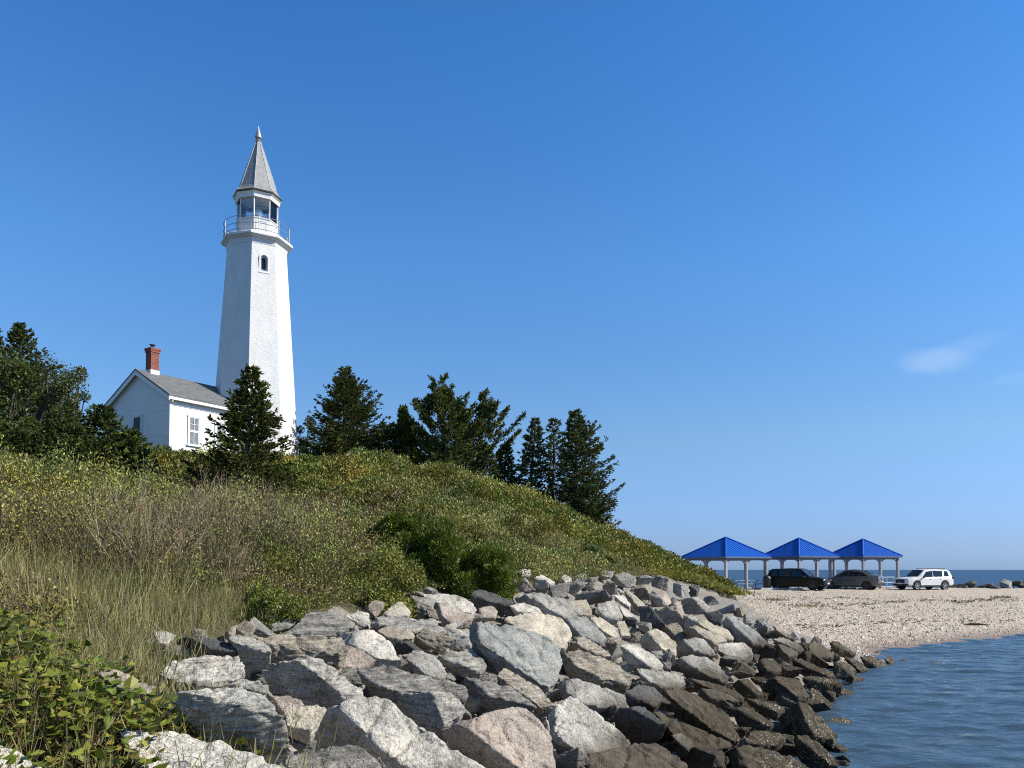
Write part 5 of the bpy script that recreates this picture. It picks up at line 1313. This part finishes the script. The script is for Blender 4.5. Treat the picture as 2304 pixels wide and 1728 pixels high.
 ('C', 'T', [(1030,95),(1080,90),(1150,130),(1290,170),(1320,210),(1220,230),(1120,170)], [(960,130),(1000,160),(1180,240)], "sand coloured slab with dark under side", "below the cream square ended one", R_, 0),
 ('C', 'B', [(1300,20),(1360,15),(1430,60),(1540,130),(1650,240),(1580,250),(1500,220),(1380,110)], [(1265,80),(1290,100),(1370,200),(1500,255)], "leaning silver grey slab with black shadowed side", "pointing down to the water", R_, 0),
 ('C', 'D', [(1130,0),(1240,-30),(1290,10),(1270,80),(1200,80)], [], "inky blue boulder", "left of the leaning silver slab", (-.3, -.75, .55), 0),
 ('C', 'G', [(970,200),(1060,175),(1140,200),(1210,270),(1225,330),(1140,300),(1050,275)], [(910,250),(930,320),(1040,315)], "squat grey boulder speckled on top", "below the sand coloured slab", R_, 0),
 ('C', 'W', [(1225,240),(1320,215),(1440,220),(1510,270),(1520,310),(1440,360),(1330,330),(1240,280)], [], "salt and pepper boulder", "below the leaning silver slab", R_, 0),
 ('C', 'G', [(950,340),(1040,310),(1150,330),(1260,400),(1330,490),(1320,530),(1200,490),(1080,430)], [(930,370),(1000,450)], "smooth domed brown grey boulder", "at mid bank below the squat grey one", R_, 0),
 ('C', 'G', [(90,500),(200,510),(330,560),(420,580),(520,620),(550,690),(520,730),(330,710),(200,690),(80,600)], [(10,540),(60,640)], "knobbly granite boulder", "below the long grained tan slab", R_, 0),
 ('C', 'G', [(590,400),(720,440),(880,445),(980,480),(1000,550),(940,580),(800,560),(640,470)], [], "mottled brown grey boulder", "left of the smooth domed one", R_, 0),
 ('C', 'N', [(830,590),(940,560),(1080,610),(1180,690),(1320,760),(1380,850),(1415,960),(1380,990),(1200,890),(1060,760),(900,660)], [(850,640),(1000,760),(1190,900)], "long whale backed rust brown boulder", "sloping towards the water", R_, 0),
 ('C', 'D', [(520,590),(640,540),(760,560),(830,640),(770,720),(660,640)], [(540,680),(640,740),(750,740)], "smoky grey boulder over a black hollow", "left of the whale backed one", R_, 0),
 ('C', 'N', [(740,750),(800,745),(1000,830),(1150,930),(1390,1000),(1340,1030),(1180,960),(1030,1050),(900,930)], [], "long low olive brown boulder", "below the whale backed one", R_, 0),
 ('C', 'G', [(880,930),(960,910),(1050,980),(1050,1020),(1010,1050),(930,980)], [], "pale oval stone", "below the long low olive brown one", R_, 0),
 ('C', 'D', [(560,720),(680,710),(740,770),(860,850),(770,830),(640,770)], [(440,760),(450,850),(560,970),(720,970),(770,880)], "boulder with a big blue black front", "right of the white black speckled one", U_, 0),
 ('C', 'P', [(280,1070),(400,1040),(560,1050),(640,975),(760,980),(850,1020),(960,1090),(1080,1200),(300,1220)], [(160,1184),(200,1120)], "rough rose and grey boulder", "cut by the bottom edge right of the large pink one", U_, 0),
 ('C', 'N', [(1380,1010),(1500,1005),(1620,1030),(1800,1090),(1990,1200),(1500,1210)], [(1290,1080),(1280,1184),(1400,1200)], "dark weathered boulder at the bottom edge", "near the water", U_, 0),
 ('C', 'N', [(1860,680),(1930,690),(2000,790),(2170,930),(2100,960),(1970,930),(1920,830)], [(1690,810),(1770,720),(1820,680),(1800,900),(1950,955)], "tall brown pyramid boulder with barnacled foot", "standing in the water", V_, 0),
 ('C', 'N', [(1830,930),(1920,930),(2010,980),(2130,1100),(2170,1170),(2100,1160),(1960,1030)], [(1820,960),(1850,1060),(2000,1150)], "barnacled brown boulder", "below the tall brown pyramid", V_, 0),
 ('C', 'N', [(1580,340),(1680,350),(1740,430),(1700,450),(1620,430)], [(1530,390),(1540,420),(1600,470)], "brown boulder with an ochre top", "below the salt and pepper one", R_, 0),
 ('C', 'T', [(1920,230),(1980,205),(2080,260),(2140,310),(2120,340),(2000,330),(1930,300)], [], "rusty ochre boulder", "by the edge of the shingle", R_, 0),
 ('C', 'W', [(1700,230),(1760,240),(1860,300),(1850,320),(1790,330),(1740,290)], [(1665,250),(1680,290),(1760,340)], "small bright white boulder with a black side", "left of the rusty ochre one", R_, 0),
 ('C', 'G', [(1640,190),(1760,180),(1880,240),(1910,290),(1840,280),(1720,220)], [], "smooth flat dark grey slab", "above the small bright white one", R_, 0),
 ('C', 'P', [(1650,80),(1720,90),(1840,190),(1790,190),(1700,140)], [], "pink streaked slab", "at the shingle edge right of the leaning silver slab", R_, 0),
 ('C', 'N', [(1650,480),(1760,480),(1860,500),(1900,570),(1950,640),(1860,640),(1830,540)], [(1550,550),(1600,590),(1740,620),(1840,650)], "hulking dark boulder with a lit right flank", "at the water edge", R_, 0),
 ('C', 'N', [(1870,490),(1960,465),(2080,490),(2190,510),(2200,545),(2000,520)], [(1990,600),(2200,570)], "flat topped black boulder", "at the water right of the hulking dark one", R_, 0),
 ('C', 'N', [(1360,720),(1450,710),(1560,760),(1680,850),(1640,860),(1500,790)], [(1360,770),(1420,870),(1520,890)], "hollow fronted brown boulder", "left of the tall brown pyramid", R_, 0),
 ('C', 'N', [(1430,640),(1560,660),(1700,690),(1770,730),(1700,760),(1580,700)], [], "low boulder crusted with white barnacles", "above the hollow fronted one", R_, 0),
 ('C', 'N', [(1500,890),(1620,890),(1780,930),(1700,1000),(1560,1010),(1430,980)], [], "black mussel covered boulder", "below the hollow fronted one", R_, 0),
 ('C', 'N', [(1400,500),(1480,500),(1560,600),(1600,630),(1540,625)], [(1340,540),(1420,600),(1520,630)], "dark wedge boulder", "left of the hulking dark one", R_, 0),
 ('C', 'N', [(1000,490),(1160,510),(1340,570),(1450,640),(1440,665),(1300,605),(1140,565)], [], "long thin brown slab", "under the smooth domed one", R_, 0),
 ('C', 'G', [(1100,560),(1220,580),(1340,620),(1420,680),(1300,660),(1180,650)], [(1090,600),(1160,650)], "black and white marbled boulder", "below the long thin brown slab", R_, 0),
 ('C', 'N', [(1800,340),(1880,340),(1980,410),(2040,420),(1960,435)], [(1800,370),(1900,440)], "slanting black boulder", "below the rusty ochre one", R_, 0),
 ('C', 'N', [(1960,430),(2040,410),(2120,440),(2150,490),(2090,485)], [(1940,450),(2060,495)], "grey black boulder with a shiny shoulder", "above the flat topped black one", R_, 0),
 ('E', 'N', [(600,230),(660,220),(720,280),(840,330),(800,335),(700,285)], [(610,280),(690,305)], "dark boulder with two peaks", "where the bank meets the shingle", R_, 0),
 ('E', 'N', [(850,350),(930,335),(1010,370),(1100,430),(1080,465),(980,420)], [(860,370),(920,430),(1000,470)], "long dark boulder running into the water", "at the tip of the bank", R_, 0),
 ('E', 'N', [(1060,370),(1090,345),(1130,360),(1155,410),(1130,435)], [(1065,390),(1100,425)], "upright dark brown stone", "at the very tip of the bank", R_, 0),
 ('E', 'B', [(630,410),(720,390),(800,430),(840,470),(780,485),(700,440)], [], "smooth blue black boulder", "near the tip of the bank", R_, 0),
 ('E', 'N', [(720,350),(800,360),(880,410),(930,460),(860,475),(800,410)], [], "brown boulder with a barnacled lower edge", "near the tip of the bank", R_, 0),
 ('E', 'D', [(955,327),(990,308),(1030,318),(1048,334)], [], "small dark stone in the shallows", "nearest the shingle", R_, 0),
 ('E', 'D', [(1165,390),(1200,374),(1250,384),(1258,400)], [], "flat black stone in the water", "off the tip of the bank", R_, 0),
 ('E', 'N', [(1435,402),(1470,384),(1512,400),(1500,414)], [], "lone ochre stone in the water", "farthest from the bank", R_, 0),
 ('E', 'D', [(580,880),(640,850),(720,850),(800,880),(850,918),(700,935),(590,905)], [], "barnacled black rock in the water", "right of the tall brown pyramid", R_, 0),
 ('E', 'N', [(955,1112),(985,1094),(1012,1112)], [], "small brown stone just breaking the water", "near the bottom right", R_, 0),
 ('E', 'D', [(1125,455),(1160,448),(1192,475),(1130,478)], [], "low black stone", "awash beside the tip of the bank", R_, 0),
 ('E', 'N', [(760,540),(800,510),(900,530),(880,552),(790,580)], [], "weedy brown boulder", "at the water below the smooth blue black one", R_, 0),
 ('E', 'N', [(610,620),(700,600),(820,650),(780,668),(620,665)], [], "boulder crusted with barnacles", "at the water below the flat topped black one", R_, 0),
 ('E', 'N', [(440,610),(500,620),(530,680),(640,750),(560,772),(450,700)], [], "ragged brown boulder", "at the water above the tall brown pyramid", R_, 0),
]


def bed(x, y):
    return np.maximum(land(x, y), -0.5)

def finish_rock(me, size, seed, banded, rough=1.0):
    n = len(me.vertices); co = np.empty(n * 3, np.float32); me.vertices.foreach_get('co', co); co = co.reshape(-1, 3).astype(float)
    nr = np.empty(n * 3, np.float32); me.vertices.foreach_get('normal', nr); nr = nr.reshape(-1, 3)
    o = seed * 3.71
    h = .034 * fbm(co / (size * .42) + o, 2, seed) + .020 * fbm(co / (size * .12) + o, 3, seed + 5)
    rg = 1 - np.abs(fbm(co / (size * .30) + o + 9, 2, seed + 3)) * 2.4
    h -= .030 * np.clip(rg - .72, 0, 1) / .28                       # cracks
    if banded:
        rr = random.Random(seed); ax = Vector((rr.uniform(-.3, .5), rr.uniform(-.5, .2), 1)).normalized()
        t = co @ np.array(ax) / (size * .075) + 1.4 * fbm(co / (size * .35) + o, 2, seed + 8)
        fr = t - np.floor(t); h += .020 * (np.abs(fr - .5) * 2 - .5)
    co += nr * (h * size * rough)[:, None]
    me.vertices.foreach_set('co', co.astype(np.float32).ravel())
    me.polygons.foreach_set('use_smooth', np.ones(len(me.polygons), bool))
    me.update()

jobs = []; HERO = []
for idx, (cr, colk, T, Lf, ref, rest, nrm_, band) in enumerate(ROCKS):
    ox, oy, s = CROP[cr]; rng = np.random.default_rng(1000 + idx)
    Tp = np.array([(x / s + ox, y / s + oy) for x, y in T]); Lp = np.array([(x / s + ox, y / s + oy) for x, y in Lf]).reshape(-1, 2)
    allp = np.vstack([Tp, Lp]); low = allp[np.argmax(allp[:, 1])]
    inwater = 'water' in ref or 'shallows' in ref or 'awash' in rest
    wide = np.ptp(allp[:, 0]); tall = np.ptp(allp[:, 1])
    low = np.array([allp[:, 0].mean() * .6 + low[0] * .4, allp[:, 1].max() - .12 * tall])
    if low[1] > 1722: low[1] = 1722
    h0 = hit(low[0], low[1], (lambda x, y: np.maximum(bed(x, y), -0.02)), lift=(-.0 if cr == 'E' else .22))
    Yd = h0[1]
    n = unit(np.array(nrm_) + rng.normal(0, .07, 3))
    aT = Tp[np.argmax(Tp[:, 1])]; anchor = at(aT[0], aT[1], Yd)
    eye = np.array([0, 0, EYE]); size = wide / FPX * Yd
    def on_plane(p, P0, nn, lim):
        d = ray(*p); den = d @ nn; t = ((P0 - eye) @ nn) / den if abs(den) > 1e-4 else P0[1]
        return eye + d * np.clip(t, Yd - lim * .3, Yd + lim)
    T3 = np.array([on_plane(p, anchor, n, 1.1 * size) for p in Tp])
    L3 = []
    for p in Lp:
        k = np.argmin(np.hypot(*(Tp - p).T)); E = T3[k]; dd = np.hypot(*(Tp[k] - p)) / FPX * E[1]
        below = (p[1] - Tp[k][1]) / FPX * E[1]
        left = max(0., Tp[k][0] - p[0]) / FPX * E[1]
        L3.append(eye + ray(*p) * (E[1] + 1.0 * left + .40 * max(0, below)))
    P3 = np.vstack([T3] + ([np.array(L3)] if L3 else []))
    c3 = P3.mean(0); vd = unit(c3 - eye)
    thick = .55 * size
    bk = c3 + (P3 - c3) * .80 + vd * thick * .75 + np.array([0, 0, -.30 * thick])
    dn = P3[P3[:, 2] < np.median(P3[:, 2])]; dn = c3 + (dn - c3) * .85 + vd * thick * .35 + np.array([0, 0, -.45 * thick])
    H = np.vstack([P3, bk, dn])
    loc = np.array([c3[0], c3[1], H[:, 2].min()])
    bm = bmesh.new()
    for v in H: bm.verts.new(v - loc)
    r = bmesh.ops.convex_hull(bm, input=bm.verts)
    bmesh.ops.delete(bm, geom=[e for e in r['geom_interior'] if isinstance(e, bmesh.types.BMVert)], context='VERTS')
    me = bpy.data.meshes.new('rock'); bm.to_mesh(me); bm.free()
    dim = float(np.ptp(H, axis=0).max())
    pxs = dim / Yd * 800
    o = link('rock', me, None, None, loc)
    md = o.modifiers.new('r', 'REMESH'); md.mode = 'VOXEL'; md.voxel_size = dim / float(np.clip(pxs * .5, 16, 60))
    hl = allp[np.argsort(np.arctan2(allp[:, 1] - allp[:, 1].mean(), allp[:, 0] - allp[:, 0].mean()))]
    HERO.append(dict(ref=ref, poly=hl, px=allp.mean(0), Y=Yd, c=c3, size=size))
    jobs.append((o, size, 50 + idx, band, colk, ref + ", " + rest, rng))
bpy.context.view_layer.update(); dg = bpy.context.evaluated_depsgraph_get()
for o, size, sd, band, colk, lab, rng in jobs:
    me = bpy.data.meshes.new_from_object(o.evaluated_get(dg)); o.modifiers.clear(); old = o.data; o.data = me; bpy.data.meshes.remove(old)
    finish_rock(me, size, sd, band); me.materials.append(m_gneiss if band else m_rock)
    c = np.array(PAL[colk][0]) * rng.uniform(.92, 1.1) * np.array([1.02, 1.0, .96]); o.color = (*c, 1); o.name = 'boulder'; me.name = 'boulder'
    tag(o, lab, "boulder", "boulders of the sea bank")

# ---- smaller boulders packed between the big ones
BAND = np.array([(600, 1740), (540, 1650), (430, 1570), (395, 1500), (330, 1445), (420, 1428), (625, 1402), (760, 1385), (833, 1362), (940, 1330), (1080, 1313), (1200, 1304), (1406, 1293), (1510, 1303), (1600, 1343), (1680, 1385), (1800, 1440), (1900, 1470), (1985, 1496), (1890, 1530), (1850, 1600), (1895, 1690), (1900, 1740)], float)
fr_ng = np.random.default_rng(404)
n_c = 9000
cx_ = fr_ng.uniform(320, 2000, n_c); cy_ = fr_ng.uniform(1290, 1735, n_c)
k = inside(cx_, cy_, BAND); cx_, cy_ = cx_[k], cy_[k]
dmin = np.full(len(cx_), 1e9); cov = np.zeros(len(cx_), bool)
for h in HERO:
    pl = h['poly']; dd = dist_poly(cx_, cy_, pl, True); ins = inside(cx_, cy_, pl)
    cov |= ins & (dd > 5); dmin = np.minimum(dmin, np.where(ins, 0, dd))
k = ~cov; cx_, cy_, dmin = cx_[k], cy_[k], dmin[k]
rmax = np.interp(cy_, [1290, 1340, 1400, 1728], [19, 27, 42, 60])
rr_ = np.clip(dmin * 1.25 + 9, 8, rmax) * fr_ng.uniform(.8, 1.0, len(cx_))
rr_ = np.minimum(rr_, 10 + 1.1 * dist_poly(cx_, cy_, BAND, True))
acc = []
for i in np.argsort(-rr_):
    x, y, r = cx_[i], cy_[i], rr_[i]
    if acc:
        A = np.array(acc); d = np.hypot(A[:, 0] - x, (A[:, 1] - y) * 1.45)
        if (d < .74 * (A[:, 2] + r)).any(): continue
    acc.append((x, y, r))
    if len(acc) >= 196: break
protos = []
for q in range(16):
    rg = np.random.default_rng(700 + q)
    P = rg.uniform(-1, 1, (15, 3)) * np.array([.55, .40, .34]) * rg.uniform(.85, 1.1, 3)
    P[:, :] += np.sign(P) * .06
    bm = bmesh.new()
    for v in P: bm.verts.new(v)
    r = bmesh.ops.convex_hull(bm, input=bm.verts)
    bmesh.ops.delete(bm, geom=[e for e in r['geom_interior'] if isinstance(e, bmesh.types.BMVert)], context='VERTS')
    me = bpy.data.meshes.new('boulder'); bm.to_mesh(me); bm.free()
    o = link('proto', me); md = o.modifiers.new('r', 'REMESH'); md.mode = 'VOXEL'; md.voxel_size = .034; protos.append(o)
bpy.context.view_layer.update(); dg = bpy.context.evaluated_depsgraph_get(); PM = []
for q, o in enumerate(protos):
    me = bpy.data.meshes.new_from_object(o.evaluated_get(dg)); me.name = 'boulder'; bpy.data.objects.remove(o)
    finish_rock(me, 1.0, 900 + q, q % 3 == 2); me.materials.append(m_gneiss if q % 3 == 2 else m_rock); PM.append(me)
used = set(); SHAPES = ["angular", "flat", "rounded", "wedge shaped", "blocky", "lumpy", "slanting", "squat"]
for i, (x, y, r) in enumerate(sorted(acc, key=lambda a: (a[1], a[0]))):
    rg = np.random.default_rng(5000 + i)
    g = hit(x, min(y, 1722), (lambda a, b: np.maximum(bed(a, b), -.1)), lift=.10)
    if g is None: continue
    size = 2.25 * r / FPX * g[1]
    q = int(rg.integers(len(PM)))
    low_ = g[2] < .75
    ck = rg.choice(list("NNGD") if low_ else list("WWGGGBDTPCSST"))
    if q % 3 == 2 and ck in 'PC': ck = 'G'
    o = bpy.data.objects.new('boulder', PM[q]); COL.objects.link(o)
    o.location = tuple(float(v) for v in (g[0], g[1], g[2] + .02 * size)); o.rotation_euler = (rg.normal(-.05, .14), rg.normal(.18, .14), rg.uniform(0, 6.28))
    s3 = size * rg.uniform(.85, 1.15, 3) * np.array([1.08, 1, .82]); o.scale = tuple(float(v) for v in s3)
    o.color = (*(np.array(PAL[ck][0]) * rg.uniform(.85, 1.15) * np.array([1.02, 1.0, .96])), 1)
    # label: size, colour, shape and the big boulder it sits by
    word = "dark wet" if low_ else PAL[ck][1]
    sw = "little" if size < .30 else ("small" if size < .45 else "middling")
    near = sorted(HERO, key=lambda h: np.hypot(h['px'][0] - x, 1.3 * (h['px'][1] - y)))[:6]
    lab = None
    for h in near:
        dx, dy = x - h['px'][0], y - h['px'][1]
        relw = ("right of" if dx > 0 else "left of") if abs(dx) > 1.2 * abs(dy) else ("below" if dy > 0 else "behind")
        ref = h['ref']
        if len(ref.split()) > 9: continue
        cand = f"{sw} {word} stone {relw} the {ref}"
        if cand not in used: lab = cand; break
    if lab is None:
        h = near[0]; lab = f"{sw} {word} stone between the {near[0]['ref'].split(' with ')[0]} and the {near[1]['ref'].split(' with ')[0]}"
        lab = " ".join(lab.split()[:16])
    used.add(lab); tag(o, lab, "boulder", "boulders of the sea bank")
# ---- rubble in the gaps
RB_ = np.random.default_rng(31); V_all, F_all = [], []
ico = bmesh.new(); bmesh.ops.create_icosphere(ico, subdivisions=1, radius=1.0); iv = np.array([v.co[:] for v in ico.verts]); ifc = np.array([[v.index for v in f.verts] for f in ico.faces]); ico.free()
cnt = 0; VV, FF, CC = [], [], []
while cnt < 2600:
    D = math.exp(RB_.uniform(math.log(4), math.log(48))); a = RB_.uniform(-.6, .45); x, y = D * math.sin(a), D * math.cos(a)
    if D > 30 or not (inside(np.array([x]), np.array([y]), RP)[0]): continue
    z = float(bed(np.array([x]), np.array([y]))[0]); s = RB_.uniform(.04, .12) * (1 + D / 40)
    v = iv * (1 + RB_.normal(0, .16, (len(iv), 1))) * s * RB_.uniform(.6, 1.2, 3) + [x, y, z - .22]
    VV.append(v); FF.append(ifc + 12 * cnt); g_ = RB_.uniform(.6, 1.3) * np.array([[.28, .26, .23]]) * (1 if z > .8 else .35); CC.append(np.repeat(g_, len(iv), 0)); cnt += 1
m_rub = leaf_mat("rubble", 0.9, 0.0, 0.2)
tag(link("rubble", mesh_np("rubble", np.concatenate(VV), np.concatenate(FF), False, np.concatenate(CC)), m_rub), "small broken stones filling the gaps between boulders", "rubble", kind='stuff')
# ---- jetty stones beyond the beach
jr = np.random.default_rng(77)
JP = [(2148, 1316, 44, 'D'), (2180, 1312, 40, 'G'), (2216, 1316, 44, 'D'), (2262, 1311, 62, 'G'), (2302, 1314, 44, 'D'), (2166, 1321, 34, 'D'), (2236, 1322, 36, 'D'), (2288, 1307, 36, 'G'), (2330, 1312, 60, 'G')]
JL = ["dark jetty stone next to the tail of the white car", "dark jetty stone, second from the white car", "dark low jetty stone in the middle of the row", "largest grey jetty stone at the right", "dark jetty stone cut by the right edge of the view", "small dark jetty stone in front near the white car", "small flat dark jetty stone in front at mid row", "grey jetty stone on top of the row at the right", "dark jetty stone at the far end of the row"]
for i, (x, y, w, ck) in enumerate(JP):
    Y = 78.0 - 3 * (y > 1318); p = at(x, y + 5, Y); ck = 'D' if i != 3 else 'S'; o = bpy.data.objects.new('jetty_stone', PM[(i * 5 + 1) % 16]); COL.objects.link(o)
    s = .82 * w / FPX * Y; o.location = tuple(float(v) for v in p); o.scale = (s * .95, s * .9, s * .62); o.rotation_euler = (jr.normal(0, .2), jr.normal(.15, .2), jr.uniform(0, 6.28)); o.color = (*PAL[ck][0], 1)
    tag(o, JL[i], "jetty stone", "stones of the jetty beyond the beach")
# ---- driftwood, weed and grass on the beach
p = hit(2195, 1409, lambda a, b: beach_z(a, b)); dw = MB(); dw.tube([(-.55, 0, .05), (-.2, .05, .09), (.2, .02, .08), (.6, -.06, .05)], [.03, .06, .055, .025], 7); dw.tube([(.0, .03, .08), (.1, .2, .2)], [.025, .01], 5)
tag(dw.build("driftwood_log", plain("dark_driftwood", (.05, .04, .032), .9, .3, 8), None, smooth=True, loc=p), "dark driftwood log lying on the shingle near the water", "driftwood")
wr = np.random.default_rng(12); WE = Leaves()
for (x0, y0, x1, y1, n) in ((1870, 1361, 2230, 1350, 200), (1680, 1330, 1900, 1372, 60), (1770, 1412, 2300, 1394, 110), (2140, 1355, 2290, 1349, 120), (1800, 1345, 2000, 1352, 60)):
    for k in range(n):
        f = wr.random(); x, y = x0 + (x1 - x0) * f, y0 + (y1 - y0) * f + wr.normal(0, 1.6) + 3 * math.sin(9 * f)
        if wr.random() > .35 + .65 * math.sin(17 * f + x0) ** 2: continue
        d = ray(x, y); Y0 = np.linspace(28, 75, 240); zz = EYE + d[2] * Y0 - beach_z(d[0] * Y0, Y0); j = np.argmax(zz < 0); P = np.array([[d[0] * Y0[j], Y0[j], beach_z(d[0] * Y0[j], Y0[j]) + .05]])
        P = np.repeat(P, 3, 0) + wr.normal(0, .07, (3, 3)) * [1, 1, .2]; a = wr.normal(0, .5, 3); D_ = np.stack([np.cos(a), np.sin(a), wr.normal(.1, .25, 3)], 1)
        WE.add(*rhombi(P, unit(D_), unit(np.cross(D_, randdir(3, wr))), wr.uniform(.06, .20, 3), .05, np.array([[.13, .10, .07]]) * wr.uniform(.5, 1.5, (3, 1)), .2))
tag(WE.build("seaweed_wrack", m_twig), "dark lines of dried seaweed left along the shingle", "seaweed", kind='stuff')
for i, (x, y, w, lab) in enumerate(((1812, 1366, 110, "sparse yellow grass tuft on the open shingle below the black car"), (1742, 1352, 60, "small grass tuft on the shingle near the foot of the slope"), (2255, 1346, 34, "small brown grass tuft near the right edge of the beach"))):
    p = hit(x, y, lambda a, b: beach_z(a, b)); n = 150; w_ = w / FPX * p[1]
    o_ = p + np.stack([wr.normal(0, w_ * .28, n), wr.normal(0, .5, n), np.zeros(n)], 1); q = unit(np.stack([wr.normal(0, .5, n), wr.normal(0, .4, n), np.ones(n)], 1)); T_ = Leaves()
    T_.add(*rhombi(o_, q, unit(np.cross(q, randdir(n, wr))), wr.uniform(.1, .3, n) , .035, np.array([[.20, .17, .08]]) * wr.uniform(.6, 1.3, (n, 1)), .2)); tb_ = T_.build("grass_tuft", m_grass, None, p); tb_.location = tuple(float(v) for v in p)
    tag(tb_, lab, "grass tuft", "grass tufts on the beach", kind="stuff")
# ---- pebbles along the beach
pr_ = np.random.default_rng(8); n = 15000
D = np.exp(pr_.uniform(math.log(28), math.log(66), n)); a = pr_.uniform(.24, .62, n); x, y = D * np.sin(a), D * np.cos(a); z = beach_z(x, y); k = (z > .03) & ~inside(x, y, HP); x, y, z = x[k], y[k], z[k]; n = len(x)
zz = bz(x.reshape(1, -1), y.reshape(1, -1)).ravel()
octv = np.array([[1, 0, 0], [0, 1, 0], [-1, 0, 0], [0, -1, 0], [0, 0, 1.]]); octf = np.array([[0, 1, 4], [1, 2, 4], [2, 3, 4], [3, 0, 4]])
s = pr_.uniform(.025, .062, n) * (1 + (pr_.random(n) < .04) * 1.2)
th = pr_.uniform(0, 6.28, n); ca, sa = np.cos(th), np.sin(th)
V = octv[None] * s[:, None, None] * np.stack([pr_.uniform(.8, 1.5, n), pr_.uniform(.7, 1.1, n), pr_.uniform(.5, .9, n)], 1)[:, None]
V = np.stack([V[..., 0] * ca[:, None] - V[..., 1] * sa[:, None], V[..., 0] * sa[:, None] + V[..., 1] * ca[:, None], V[..., 2]], -1) + np.stack([x, y, zz], 1)[:, None]
pc = np.array([[.58, .53, .47], [.50, .41, .33], [.40, .34, .30], [.34, .29, .25], [.68, .65, .60], [.45, .32, .26]])[pr_.integers(0, 6, n)] * pr_.uniform(.8, 1.15, (n, 1))
tag(link("pebbles", mesh_np("pebbles", V.reshape(-1, 3), (octf[None] + 5 * np.arange(n)[:, None, None]).reshape(-1, 3), False, np.repeat(pc, 5, 0)), leaf_mat("pebble_stone", .8, 0, .3)), "pale and pinkish pebbles scattered over the beach", "pebbles", kind='stuff')
